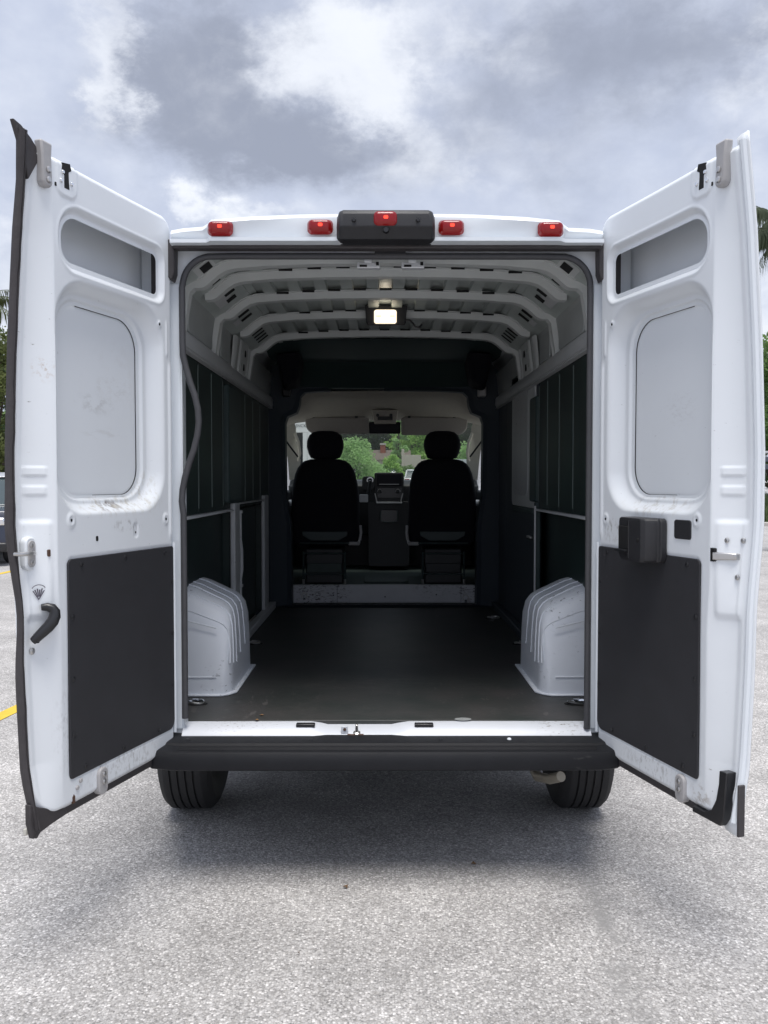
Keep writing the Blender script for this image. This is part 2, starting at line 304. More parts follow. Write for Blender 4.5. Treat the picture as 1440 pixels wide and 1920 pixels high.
# ================================================================== SETTING
def ground_material():
    m = bpy.data.materials.new('chip_seal_asphalt'); m.use_nodes = True; nt = m.node_tree; N = nt.nodes.new; L = nt.links.new
    b = nt.nodes['Principled BSDF']; b.inputs['Roughness'].default_value = .85; b.inputs['Specular IOR Level'].default_value = .35
    tc = N('ShaderNodeTexCoord'); V = tc.outputs['Object']
    def mth(op, a, c=None):
        n = N('ShaderNodeMath'); n.operation = op
        for i, x in enumerate((a, c)):
            if x is None: continue
            if isinstance(x, (int, float)): n.inputs[i].default_value = x
            else: L(x, n.inputs[i])
        return n.outputs[0]
    def vor(scale, feat='F1'):
        n = N('ShaderNodeTexVoronoi'); n.inputs['Scale'].default_value = scale; n.feature = feat; L(V, n.inputs['Vector']); return n
    def noi(scale, det=5, rough=.55, vec=None):
        n = N('ShaderNodeTexNoise'); n.inputs['Scale'].default_value = scale; n.inputs['Detail'].default_value = det; n.inputs['Roughness'].default_value = rough
        L(vec or V, n.inputs['Vector']); return n.outputs['Fac']
    def mix(f, a, c, bt='MIX'):
        n = N('ShaderNodeMix'); n.data_type = 'RGBA'; n.blend_type = bt
        if isinstance(f, (int, float)): n.inputs['Factor'].default_value = f
        else: L(f, n.inputs['Factor'])
        for k, x in (('A', a), ('B', c)):
            if isinstance(x, tuple): n.inputs[k].default_value = (*x, 1)
            else: L(x, n.inputs[k])
        return n.outputs['Result']
    def rng(v, a, c, d=0., e=1.):
        n = N('ShaderNodeMapRange'); n.inputs['From Min'].default_value = a; n.inputs['From Max'].default_value = c; n.inputs['To Min'].default_value = d; n.inputs['To Max'].default_value = e
        L(v, n.inputs['Value']); return n.outputs[0]
    v1 = vor(122); s1 = N('ShaderNodeSeparateColor'); L(v1.outputs['Color'], s1.inputs[0])
    v2 = vor(250); s2 = N('ShaderNodeSeparateColor'); L(v2.outputs['Color'], s2.inputs[0])
    r = N('ShaderNodeValToRGB'); L(s1.outputs[0], r.inputs[0])
    e = r.color_ramp.elements; e[0].position = 0; e[0].color = (.15, .147, .145, 1); e[1].position = 1; e[1].color = (.76, .735, .72, 1)
    for p, c in ((.3, .325), (.7, .44), (.88, .56)): q = e.new(p); q.color = (c * 1.02, c * .99, c * .975, 1)
    gap = rng(v1.outputs['Distance'], .45, .8)
    c = mix(gap, r.outputs[0], (.25, .24, .232))
    c = mix(mth('MULTIPLY', s2.outputs[1], .45), c, mix(s2.outputs[0], (.19, .186, .184), (.70, .665, .625)))
    big = rng(noi(.8, 5, .6), .3, .7, .82, 1.15); midn = rng(noi(4.5, 5), .3, .7, .9, 1.1)
    hs = N('ShaderNodeVectorMath'); hs.operation = 'SCALE'; L(c, hs.inputs[0]); L(mth('MULTIPLY', big, midn), hs.inputs['Scale']); c = hs.outputs[0]
    # an old tyre smear on the right and an oil-darkened patch under the tail
    p1, p2 = atz(1092, 1640), atz(1215, 1930); ang = math.atan2(p2.y - p1.y, p2.x - p1.x)
    mp = N('ShaderNodeMapping'); mp.vector_type = 'TEXTURE'; mp.inputs['Location'].default_value = (p1.x, p1.y, 0); mp.inputs['Rotation'].default_value = (0, 0, ang); L(V, mp.inputs[0])
    sp = N('ShaderNodeSeparateXYZ'); L(mp.outputs[0], sp.inputs[0])
    wob = mth('MULTIPLY', mth('SUBTRACT', noi(5, 3), .5), .16)
    across = mth('POWER', mth('ABSOLUTE', mth('DIVIDE', mth('ADD', sp.outputs[1], wob), .05)), 2.)
    along = mth('MULTIPLY', rng(sp.outputs[0], -.25, .15), rng(sp.outputs[0], 1.6, .6))
    smear = mth('MULTIPLY', mth('MULTIPLY', mth('POWER', 2.718, mth('MULTIPLY', across, -1)), along), rng(noi(9, 5), .35, .6))
    c = mix(mth('MULTIPLY', smear, .85), c, (.235, .23, .225))
    oil = mth('MULTIPLY', rng(noi(1.7, 5, .6), .56, .70), .35)
    c = mix(oil, c, (.23, .222, .212))
    L(c, b.inputs['Base Color'])
    bp = N('ShaderNodeBump'); bp.inputs['Strength'].default_value = .55; bp.inputs['Distance'].default_value = .004; bp.invert = True
    L(mth('ADD', v1.outputs['Distance'], mth('MULTIPLY', v2.outputs['Distance'], .5)), bp.inputs['Height']); L(bp.outputs[0], b.inputs['Normal'])
    return m
def height(x, y):
    """the ground: level car park, gently rising beyond y = 38"""
    t = min(max((y - 38) / 70, 0), 1); return 2.6 * t * t * (3 - 2 * t)
def ground():
    ys = [-900, -200, -40, 0, 12, 24, 36] + [38 + 5 * i for i in range(0, 16)] + [150, 300, 900]
    xs = [-900, -300, -100, -40, -15, 0, 15, 40, 100, 300, 900]
    g = M(); vs = [(x, y, height(x, y)) for y in ys for x in xs]; n = len(xs)
    g.add(vs, [(j * n + i, j * n + i + 1, (j + 1) * n + i + 1, (j + 1) * n + i) for j in range(len(ys) - 1) for i in range(n - 1)])
    return g.build('parking_lot', ground_material(), kind='structure')
lot = ground()
def strip(name, pts, w, mat, z=.004):
    a, b = Vector(pts[0]), Vector(pts[1]); t = (b - a).normalized(); q = Vector((-t.y, t.x)) * w / 2; n = 14; vs = []; fs = []
    for i in range(n + 1):
        p = a.lerp(b, i / n); k = 1 + random.uniform(-.06, .06); vs += [(p.x - q.x * k, p.y - q.y * k, z), (p.x + q.x * k, p.y + q.y * k, z)]
    fs = [(2 * i, 2 * i + 1, 2 * i + 3, 2 * i + 2) for i in range(n)]
    return M().add(vs, fs).build(name, mat, kind='structure')
l1, l2 = atz(-4, 1346), atz(40, 1325)
d = (l2.xy - l1.xy).normalized()
strip('parking_line', (l1.xy - d * 3.5, l1.xy + d * .55), .11, YELLOW)
l1, l2 = atz(-5, 1077), atz(16, 1072.5); d = (l2.xy - l1.xy).normalized()
strip('parking_line', (l1.xy - d * 5, l1.xy + d * 1.2), .13, YELLOW)

# ================================================================== THE VAN
VAN = thing('cargo_van', 'white high-roof cargo van seen from behind with both rear doors wide open', 'van', (0, 4.6, 0), world=True)
YO = 3.33            # plane of the rear opening
FZ = .58             # load floor height
# --- outer shell ----------------------------------------------------------
def halfsec(y, pts): return [(x, y, z) for x, z in pts] + [(-x, y, z) for x, z in pts[::-1] if x > 1e-6]
OUT = [(.90, .42), (1.0, .46), (1.025, .9), (1.02, 1.35), (.985, 1.75), (.935, 2.15), (.90, 2.36), (.86, 2.45), (.75, 2.50), (.4, 2.535), (0.0, 2.545)]
def shell():
    m = M(); secs = [halfsec(y, OUT) for y in (3.40, 4.2, 5.2, 6.2, 6.75)]
    m.loft(secs, closed=False)
    o = m.build('body_side_and_roof', WHITE2, VAN); o.modifiers.new('t', 'SOLIDIFY').thickness = .004
    return o
shell()
def cabshell():
    m = M()
    # cab roof sloping down to the windscreen top, then lower doors, bonnet and nose
    top = [(.90, 2.36), (.86, 2.45), (.75, 2.50), (.4, 2.535), (0.0, 2.545)]
    r2 = [(.88, 2.28), (.84, 2.36), (.73, 2.41), (.4, 2.44), (0., 2.45)]; r3 = [(.86, 2.12), (.82, 2.16), (.72, 2.18), (.4, 2.2), (0., 2.205)]
    m.loft([halfsec(6.75, top), halfsec(7.1, [(x * .995, z - .03) for x, z in top]), halfsec(7.4, r2), halfsec(7.62, r3)], closed=False)
    r0 = [(.90, 2.36), (.935, 2.15)]; 
    for s in (1, -1):
        m.add([(s * .935, 6.75, 2.15), (s * .90, 6.75, 2.36), (s * .88, 7.4, 2.28), (s * .86, 7.62, 2.12), (s * .91, 7.5, 2.05)], [(0, 1, 2, 3, 4)])
        m.add([(s * .9, 6.75, .42), (s * 1.0, 6.75, .46), (s * 1.025, 6.75, .9), (s * 1.02, 6.75, 1.35), (s * 1.01, 6.75, 1.46),
               (s * .9, 9.1, .42), (s * .97, 9.1, .5), (s * .98, 9.1, .9), (s * .95, 9.0, 1.2), (s * .93, 8.75, 1.42)],
              [(i, i + 1, i + 6, i + 5) for i in range(4)])
        m.add([(s * .985, 6.75, 1.75), (s * 1.01, 6.75, 1.46), (s * 1.01, 6.95, 1.46), (s * .94, 6.95, 2.1), (s * .935, 6.75, 2.15)], [(0, 1, 2, 3, 4)])
    bon = [(.93, 1.42), (.8, 1.47), (.4, 1.5), (0, 1.5)]
    m.loft([halfsec(8.55, bon), halfsec(8.8, [(x, z - .06) for x, z in bon]), halfsec(9.1, [(x, z - .28) for x, z in bon]), halfsec(9.22, [(x * .95, .75 + z * .05) for x, z in bon]), halfsec(9.22, [(x * .95, .35) for x, z in bon])], closed=False)
    o = m.build('cab_shell', WHITE2, VAN); o.modifiers.new('t', 'SOLIDIFY').thickness = .004
    m = M(); m.loft([halfsec(7.63, [(.83, 2.10), (.7, 2.16), (.4, 2.185), (0, 2.19)]), halfsec(8.1, [(.86, 1.8), (.72, 1.85), (.4, 1.875), (0, 1.88)]), halfsec(8.56, [(.89, 1.47), (.75, 1.49), (.4, 1.505), (0, 1.505)])], closed=False)
    m.build('windscreen', WSG, VAN)
    for s in (1, -1):
        M().add([(s * 1.0, 6.97, 1.47), (s * .97, 8.15, 1.47), (s * .9, 7.55, 2.02), (s * .935, 6.97, 2.08)], [(0, 1, 2, 3)]).build('cab_side_window', WSG, VAN)
        M().tube([(s * .885, 7.55, 2.12), (s * .90, 8.0, 1.83), (s * .93, 8.6, 1.45)], .045, 8).build('windscreen_pillar', WHITE2, VAN)
cabshell()
# --- underbody and wheels --------------------------------------------------
M().box(-.86, .86, 3.5, 9.0, .40, .53).build('underbody', UNDER, VAN, bevel=.02)
M().tube([(-.62, 4.03, .36), (.62, 4.03, .36)], .05, 12).build('rear_axle', UNDER, VAN)
def wheel(x, y):
    s = 1 if x > 0 else -1
    prof = [(.0, -.08), (.20, -.085), (.235, -.108), (.295, -.118), (.325, -.106), (.343, -.085)]
    for k in range(5):
        c = -.068 + k * .034
        prof += [(.345, c - .0125), (.345, c + .0125), (.336, c + .0135), (.336, c + .0205)] if k < 4 else [(.345, c - .0125), (.345, c + .0125)]
    prof += [(.343, .085), (.325, .106), (.295, .118), (.235, .108), (.20, .02), (.0, .02)]
    t = M().lathe((x, y, .345), (s, 0, 0), prof, 72).build('wheel', TYRE, VAN, ang=25)
    M().lathe((x + s * .03, y, .345), (s, 0, 0), [(0, 0), (.06, .03), (.09, .0), (.17, .03), (.2, .05), (.205, .02), (.205, -.02), (0, -.02)], 32).build('rim', BRACKET, t)
    return t
for s in (-1, 1):
    wheel(s * .898, 4.03); wheel(s * .9, 8.35)
tp = M().tube([at(1000, 1440, 3.75), at(1008, 1456, 3.6), at(1030, 1461, 3.5), at(1052, 1456, 3.42)], .021, 12).build('tailpipe', PIPE, VAN)
M().box(-.50, -.42, 3.5, 3.6, .36, .42).box(-.475, -.445, 3.52, 3.58, .335, .37).build('tow_bracket', UNDER, VAN, bevel=.006)
M().tube([(-.70, 3.55, .43), (-.62, 3.5, .40), (-.55, 3.55, .42)], .018, 8).build('spring_shackle', UNDER, VAN)

# --- rear frame, header, sill, bumper ---------------------------------------
OW, OT, OB = .79, 2.405, .545      # half width, top and bottom of the opening
def frame():
    m = M(); L = []
    def loop(hw, z0, z1, r, y): return [(x, y, z) for x, z in rrect(0, (z0 + z1) / 2, 2 * hw, z1 - z0, (r, r, .03, .03), 8)]
    L = [loop(1.0, .44, 2.46, .10, 3.42), loop(.93, .46, 2.455, .08, 3.37), loop(.845, .50, 2.452, .05, 3.345), loop(.835, .53, OT + .032, .14, YO + .004), loop(OW + .004, OB, OT + .002, .125, YO), loop(OW, OB + .002, OT, .12, YO + .04), loop(OW + .03, OB, OT + .02, .12, YO + .10)]
    m.loft(L, closed=True, caps=False); return m.build('rear_frame', WHITE, VAN)
frame()
def seal():
    # weather strip round the opening; on the left it has come loose and bows inwards
    pts = []
    r = .115; hw, t = OW - .004, OT - .004
    for k in range(10):
        z = .60 + k * .06; pts.append((hw, z))
    pts = [(hw, .565 + i * .08) for i in range(22)]
    for k in range(1, 10):
        a = R(90 * k / 10); pts.append((hw - r + r * cos(a), t - r + r * sin(a)))
    for i in range(1, 20): pts.append((hw - r - (2 * (hw - r)) * i / 20, t))
    for k in range(1, 10):
        a = R(90 + 90 * k / 10); pts.append((-hw + r + r * cos(a), t - r + r * sin(a)))
    zs = [2.28, 2.2, 2.13, 2.07]
    pts += [(-hw - .003, z) for z in zs]
    for u, v in [(342, 665), (348, 690), (355, 715), (364, 740), (370, 765), (372, 790), (369.5, 815), (363, 842), (354, 868), (346, 895), (341.5, 918), (340, 940)]:
        p = at(u, v, YO - .02); pts.append((p.x, p.z))
    z = pts[-1][1] - .05
    while z > .56: pts.append((-hw - .004, z)); z -= .08
    m = M().tube([(x, YO - .012, z) for x, z in pts], .0125, 10)
    return m.build('weather_strip', RUBG, VAN)
seal()
def header():
    m = M(); secs = []
    prof = [(318, 426), (340, 422), (378, 419), (387, 413), (396, 409.5), (470, 403.5), (560, 400), (725, 397.5), (890, 400), (985, 404.5), (1048, 411), (1060, 415), (1068, 421), (1110, 423), (1133, 427)]
    for u, v in prof:
        p = at(u, v, 3.24); b = at(u, 450, 3.24); x = p.x; zt = p.z; zb = b.z
        edge = 387 < u < 1060
        yr = 3.225 if edge else 3.25
        secs.append([(x, 3.46, zb + .0), (x, yr + .012, zb - .014), (x, yr - .012, zb - .010), (x, yr - .012, zb + .004), (x, yr + .024, zb + .008), (x, yr + .002, zt - .022), (x, yr + .012, zt - .006), (x, yr + .03, zt), (x, yr + .12, zt + .006), (x, 3.46, zt + .004)])
    m.loft(secs); return m.build('roof_header', WHITE2, VAN, ang=50)
header()
g = M(); 
p = at(328, 461, 3.30); q = at(1124, 461, 3.30)
g.box(p.x, q.x, 3.262, 3.31, 2.416, 2.446).build('header_gasket', RUBBER, VAN, bevel=.006)
for s in (-1, 1):
    M().prism([(s * .842, 2.455), (s * .806, 2.455), (s * .808, 2.33), (s * .818, 2.30), (s * .842, 2.315)], 3.275, 3.335, 1).build('corner_gasket', RUBBER, VAN, bevel=.005)
    # stepped flange of the D pillar
    M().box(min(s * .80, s * .842), max(s * .80, s * .842), YO - .002, YO + .05, .56, 2.30).build('pillar_flange', WHITE2, VAN, bevel=.004)
# brake lamp and markers
def markers():
    hb = M(); c0, c1 = at(630, 392, 3.16), at(817, 446, 3.16); xc = (c0.x + c1.x) / 2; hw = (c1.x - c0.x) / 2; zt, zb = c0.z, c1.z
    secs = []
    for x, k in ((-hw, .0), (-hw * .985, .55), (-hw * .93, .9), (-hw * .85, 1), (hw * .85, 1), (hw * .93, .9), (hw * .985, .55), (hw, 0)):
        top = zb + (zt - zb) * (.62 + .38 * k); bot = zb + (zt - zb) * .12 * (1 - k) ; yr = 3.205 - .06 * k
        secs.append([(xc + x, 3.27, bot), (xc + x, yr + .035 * k, bot), (xc + x, yr + .006, bot + (zt - zb) * .30), (xc + x, yr, bot + (zt - zb) * .36), (xc + x, yr, top - .02), (xc + x, yr + .012, top - .004), (xc + x, yr + .03, top), (xc + x, 3.29, top + .004)])
    h = M().loft(secs)
    h = h.build('brake_lamp_housing', PLAST, VAN, bevel=.003)
    for sx in (-1, 1):
        M().lathe((xc + sx * .117, 3.142, zt - .045), (0, -1, 0), [(0, .006), (.006, .006), (.008, 0), (.0, 0)], 12).build('washer_nozzle', PLASTS, h)
    M().lathe((xc, 3.145, zb + .022), (0, -1, 0), [(0, .014), (.009, .014), (.012, 0), (0, 0)], 14).build('camera_eye', PLASTS, h)
    def lens(name, u0, u1, v0, v1, Y, parent):
        a, b = at(u0, v0, Y), at(u1, v1, Y); cx, cz, w, hh = (a.x + b.x) / 2, (a.z + b.z) / 2, b.x - a.x, a.z - b.z
        base = [(x, Y + .022, z) for x, z in rrect(cx, cz, w * 1.10, hh * 1.14, .018, 5)]
        secs = [base, [(x, Y + .012, z) for x, z in rrect(cx, cz, w, hh, .018, 5)], [(x, Y + .002, z) for x, z in rrect(cx, cz, w * .94, hh * .86, .014, 5)], [(x, Y - .004, z) for x, z in rrect(cx, cz, w * .7, hh * .55, .008, 5)]]
        l = M().loft(secs).build(name, REDL, parent, ang=60)
        M().loft([[(x, Y - .0045 - dy, z) for x, z in rrect(cx + .002, cz + .002, .016, .012, .004, 4)] for dy in (0, .0015)]).build('bulb', REDC, l)
    lens('brake_lens', 700, 745, 394, 423, 3.138, h)
    for u, v in ((411, 426), (599.5, 423), (847, 424), (1034.5, 427.5)): lens('marker_lamp', u - 22, u + 22, v - 13, v + 12, 3.205, VAN)
markers()
# inside of the header: black catch block and two chrome catches
a, b = at(703, 470, 3.34), at(760, 483, 3.34)
M().box(a.x, b.x, 3.305, 3.36, b.z, a.z).build('check_block', PLASTS, VAN, bevel=.003)
for u in (691, 774):
    c = at(u, 498, 3.50); k = M()
    k.box(c.x - .046, c.x + .046, 3.49, 3.53, c.z - .012, c.z + .012).box(c.x - .018, c.x + .014, 3.488, 3.528, c.z + .010, c.z + .024)
    k = k.build('door_catch', MATS.get('zinc_plate') or pm('zinc_plate', (.78, .80, .83), .3, metal=.3, var=.05), VAN, bevel=.003)
    M().box(c.x - .036, c.x - .006, 3.486, 3.4895, c.z - .008, c.z + .000).build('catch_slot', BLACK, k); M().box(c.x + .03, c.x + .042, 3.486, 3.4895, c.z - .002, c.z + .012).build('catch_slot', BLACK, k)
# sill: white kick strip with a dished middle
def sill():
    secs = []
    xs = [-.80, -.76, -.30, -.26, -.235, -.205, 0.0, .02, .05, .09, .3, .76, .80]
    for x in xs:
        dip = 1. if -.24 < x < .03 else (0.5 if -.27 < x < .06 else 0.)
        zt = FZ - .004 - .012 * dip
        secs.append([(x, 3.42, zt), (x, 3.345 + 0.01 * dip, zt), (x, 3.325 - .01 * dip, zt - .010 - .006 * dip), (x, 3.30 - .012 * dip, zt - .030 - .012 * dip), (x, 3.292 - .012 * dip, zt - .044 - .012 * dip), (x, 3.30, zt - .07), (x, 3.42, zt - .07)])
    return M().loft(secs).build('sill_plate', SILLW, VAN, ang=60)
sl_ = sill()
for u in (573, 795):
    c = at(u, 1357, 3.335); M().box(c.x - .037, c.x + .037, 3.325, 3.352, FZ - .012, FZ + .001).build('sill_stop', PLASTS, sl_, bevel=.003)
c = at(669, 1372, 3.315)
k = M().lathe((c.x, 3.318, FZ - .034), (0, -.35, 1), [(0, 0), (.016, 0), (.014, .006), (.007, .01), (.0055, .04), (0, .042)], 14).build('sill_striker', STEEL, sl_)
c = at(646, 1365, 3.32); k = M().box(c.x - .013, c.x + .013, 3.312, 3.322, FZ - .035, FZ - .004).build('striker_tab', SILLW, sl_, bevel=.002)
M().lathe((c.x + .001, 3.312, FZ - .016), (0, -1, 0), [(0, .002), (.006, .002), (.006, 0), (0, 0)], 12).build('tab_hole', RUST, sl_)
M().tube([(c.x + .012, 3.31, FZ - .036), (c.x + .03, 3.308, FZ - .037), (c.x + .055, 3.308, FZ - .036), (c.x + .075, 3.31, FZ - .037)], .004, 8).build('rusty_clip', RUST, sl_)
def bumper():
    secs = []
    for x, yo, sc in ((-.955, .32, .9), (-.93, .10, .97), (-.885, .03, 1), (-.80, .004, 1), (.80, .004, 1), (.87, .03, 1), (.92, .10, .97), (.95, .32, .9)):
        secs.append([(x, 3.36 + yo * .3, .547), (x, 3.245 + yo, .539), (x, 3.222 + yo, .536), (x, 3.212 + yo, .529), (x, 3.165 + yo, .526), (x, 3.150 + yo, .5235), (x, 3.143 + yo, .514), (x, 3.135 + yo, .487), (x, 3.136 + yo, .462), (x, 3.155 + yo, .452), (x, 3.42 + yo * .3, .455)])
    b = M().loft(secs).build('bumper', BUMPM, VAN, ang=22)
    for k in range(4):
        y = 3.172 + k * .010; M().box(-.79, .79, y, y + .005, .525 + k * .0006, .5285 + k * .0006).build('step_rib', BUMPM, b, bevel=.002)
    for u, mm in ((352, PLASTS), (583, PLASTS), (826, PLASTS), (955, WHITE2)):
        c = at(u, 1384, 3.26); M().lathe((c.x, 3.262, .5395), (0, -.12, 1), [(0, .004), (.007, .004), (.009, 0), (0, 0)], 12).build('bumper_clip', mm, b)
    return b
bumper()

# --- rear doors ------------------------------------------------------------
NE_Z = [.40, .47, .66, .95, 1.15, 1.40, 1.62, 1.95, 2.28, 2.45, 2.56]
NE_N = [.01, 0., -.034, -.048, -.052, -.073, -.073, -.058, -.034, -.014, 0.]
def n_edge(z): return np.interp(z, NE_Z, NE_N)
def door_height(A, Z, side):
    """pressed inner panel of a door: n (towards the inside) over (a from hinge, z)"""
    n = np.zeros_like(A)
    dr = sdf_rr(A, Z, .055, .672, 1.425, 2.185, (.15, .15, .13, .15))
    dw = sdf_rr(A, Z, .165, .592, 1.487, 2.112, (.11, .09, .09, .10))
    t = np.where(dr < 0, -dr / np.maximum(-dr + np.maximum(dw, 0), 1e-6), 0)
    n -= .053 * (.78 * sm(t, 0., .60) + .07 * t + .15 * sm(t, .74, .82))
    ds = sdf_rr(A, Z, .075, .628, 2.222, 2.388, (.035, .085, .06, .03))
    n -= .010 * (1 - sm(ds, .010, .022)) + .006 * (1 - sm(ds, .006, .011))
    n += .0018 * np.exp(-((ds - .026) / .004) ** 2)
    # edge strip falling away to the outer flange
    ac = .672 - .012 * sm(Z, 1.25, 1.05) + .004 * sm(Z, 2.2, 2.4)
    ne = n_edge(Z)
    st = np.clip((A - ac) / (.742 - ac), 0, 1)
    n += ne * np.where(A > ac, .85 * st + .15 * sm(st, 0, 1), 0)
    # swages and dimples
    for a, z, r in ((.055, 1.392, .022), (.605, 1.41, .024), (.088, 2.122, .013)):
        q = np.hypot(A - a, (Z - z) * .8); n += .004 * (1 - sm(q, r * .55, r)) - .004 * (1 - sm(q, r * .2, r * .5)) * .8
    for z in (1.505, 1.565):
        n += .006 * (1 - sm(np.abs(Z - z), .012, .016)) * sm(A, .69, .70) * (1 - sm(A, .735, .745))
    n += .010 * sm(Z, 1.10, 1.13) * (1 - sm(Z, 1.40, 1.42)) * sm(A, .675, .70) * (1 - sm(A, .748, .76))
    pad = sdf_rr(A, Z, .555, .66, 2.425, 2.60, (.02, .02, .03, .04)); n += .004 * (1 - sm(pad, -.008, .004))
    n += .005 * (1 - sm(np.abs(A - .022), .006, .012)) * sm(Z, 1.30, 1.34) * (1 - sm(Z, 1.95, 2.0))
    n += .004 * (1 - sm(np.abs(A - .04), .002, .008)) * sm(Z, 2.0, 2.02) * (1 - sm(Z, 2.12, 2.15))
    sl = sdf_rr(A, Z, .25 - .012, .25 + .012, 1.335, 1.385, (.008,) * 4); n -= .003 * (1 - sm(sl, -.003, .003))
    lp = sdf_rr(A, Z, .004, .630, .572, 1.292, (.02, .03, .03, .03)); n -= .003 * (1 - sm(lp, -.004, .004))
    n += .0012 * np.sin(A * 9 + Z * 3.1) * np.sin(Z * 5.3 + 1)
    do = sdf_rr(A, Z, 0., .775, .492, 2.535, (.055, .02, .10, .06))
    n -= .014 * sm(do, -.016, .004)
    return n
def make_door(side, hx, hy, ang, label):
    th = R(ang - 90); t = Vector((side * sin(th), -cos(th))); ni = Vector((-side * cos(th), -sin(th)))
    def P(a, n, z): return (side * hx + t.x * a + ni.x * n, hy + t.y * a + ni.y * n, z)
    cell = .0045; av = np.arange(-.009, .786, cell); zv = np.arange(.483, 2.545, cell)
    A, Z = np.meshgrid(av, zv); nz, na = A.shape
    OUTL = lambda A, Z: sdf_rr(A, Z, 0., .775, .492, 2.535, (.055, .02, .10, .06))
    SLOT = lambda A, Z: sdf_rr(A, Z, .085, .618, 2.232, 2.378, (.025, .075, .05, .02))
    WIN = lambda A, Z: sdf_rr(A, Z, .165, .592, 1.487, 2.112, (.11, .09, .09, .10))
    d0, d1, d2 = OUTL(A, Z), SLOT(A, Z), WIN(A, Z)
    bad = (d0 > 0) | (d1 < 0) | (d2 < 0)
    def snap(f, A, Z, mask):
        for _ in range(2):
            d = f(A, Z); e = 1e-4
            ga = (f(A + e, Z) - d) / e; gz = (f(A, Z + e) - d) / e; q = np.maximum(np.hypot(ga, gz), 1e-6)
            A = np.where(mask, A - d * ga / q, A); Z = np.where(mask, Z - d * gz / q, Z)
        return A, Z
    A, Z = snap(OUTL, A, Z, d0 > 0); A, Z = snap(SLOT, A, Z, d1 < 0); A, Z = snap(WIN, A, Z, d2 < 0)
    Nn = door_height(A, Z, side)
    V = np.stack([side * hx + t.x * A + ni.x * Nn, hy + t.y * A + ni.y * Nn, Z], -1).reshape(-1, 3)
    idx = np.arange(nz * na).reshape(nz, na)
    q = np.stack([idx[:-1, :-1], idx[:-1, 1:], idx[1:, 1:], idx[1:, :-1]], -1).reshape(-1, 4)
    bq = bad.reshape(-1)[q]; q = q[~bq.all(1)]
    used = np.unique(q); mp = -np.ones(nz * na, int); mp[used] = np.arange(len(used)); V = V[used]; q = mp[q]
    # return flange all round
    ol = []
    for a, z in rrect(.3875, 1.5135, .775, 2.043, (.055, .02, .10, .06), 10):
        ol.append((a, z))
    dense = []
    for i in range(len(ol)):
        p, r_ = Vector(ol[i]), Vector(ol[(i + 1) % len(ol)]); k = max(1, int((r_ - p).length / .03))
        dense += [p.lerp(r_, j / k) for j in range(k)]
    da = np.array([p.x for p in dense]); dz = np.array([p.y for p in dense]); h = door_height(da, dz, side)
    back = np.where(da > .66, n_edge(dz) * sm(da, .66, .745) - .022, -.064)
    back = np.where((dz > 2.13) & (da < .66), -.14, back); back = np.minimum(back, h - .006)
    o = len(V); k = len(dense)
    rv = [P(da[i], h[i], dz[i]) for i in range(k)] + [P(da[i], back[i], dz[i]) for i in range(k)]
    faces = [tuple(x) for x in q.tolist()] + [(o + i, o + (i + 1) % k, o + k + (i + 1) % k, o + k + i) for i in range(k)]
    me = bpy.data.meshes.new('rear_door'); me.from_pydata(V.tolist() + rv, [], faces)
    D = link('rear_door', me, WHITE_R if side > 0 else WHITE_L, VAN, ang=45, label=label)
    # outer skin
    av = np.linspace(-.004, .800 if side > 0 else .776, 30); zv = np.linspace(.462, 2.562 if side > 0 else 2.53, 70); A, Z = np.meshgrid(av, zv)
    amax = 1.
    base = -.0605 - .075 * sm(Z, 2.125, 2.19)
    Nn = base + (n_edge(Z) - .016 - base) * sm(A, .66, .76)
    V = [P(a, n, z) for a, n, z in zip(A.ravel(), Nn.ravel(), Z.ravel())]; w = len(av)
    f = [(j * w + i, j * w + i + 1, (j + 1) * w + i + 1, (j + 1) * w + i) for j in range(len(zv) - 1) for i in range(w - 1)]
    sk = M().add(V, f).build('outer_skin', WHITE_R if side > 0 else SKIN_L, D, ang=60); so = sk.modifiers.new('t', 'SOLIDIFY'); so.thickness = .006; so.offset = 0
    def part(): return M(xf=P)
    def rr(m, a0, a1, z0, z1, n0, n1, r=.01): return m.prism(rrect((a0 + a1) / 2, (z0 + z1) / 2, a1 - a0, z1 - z0, r, 5), n0, n1, 1)
    def bolt(a, z, n, r=.008, mat=STEEL, name='bolt', h=.006): return M(xf=P).add(*_bolt(a, z, n, r, h)).build(name, mat, D)
    # lower hardboard panel with its plugs
    pl = rr(part(), .008, .626, .578, 1.286, -.010, .003, (.012, .018, .012, .035)).build('lower_panel', PANEL, D, bevel=.002)
    for a, z in ((.07, 1.265), (.32, 1.268), (.56, 1.265), (.607, 1.10), (.607, .90), (.607, .72), (.02, 1.15), (.02, .95), (.02, .75), (.12, .60), (.34, .60), (.55, .60)):
        M(xf=P).add(*_bolt(a, z, .002, .0085, .004)).build('panel_plug', PLASTS, D)
    part().box(.024, .040, -.066, -.022, 2.19, 2.42).build('slot_shade_strip', RUBBER, D, bevel=.003)  # dark strip added to put shade into the slot's hinge end
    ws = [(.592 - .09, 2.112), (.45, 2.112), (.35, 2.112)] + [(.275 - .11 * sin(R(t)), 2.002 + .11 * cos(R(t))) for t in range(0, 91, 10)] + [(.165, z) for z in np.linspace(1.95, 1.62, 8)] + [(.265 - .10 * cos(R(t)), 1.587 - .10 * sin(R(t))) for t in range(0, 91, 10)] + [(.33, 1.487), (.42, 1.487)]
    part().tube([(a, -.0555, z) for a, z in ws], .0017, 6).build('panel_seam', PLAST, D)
    # hinge-side light edge bead
    part().tube([(.003, .001, z) for z in np.linspace(.56, 1.30, 5)], .006, 8).build('edge_bead', WHITE2, D)
    # upper lock bracket and bolts
    br = part(); z0 = 2.425
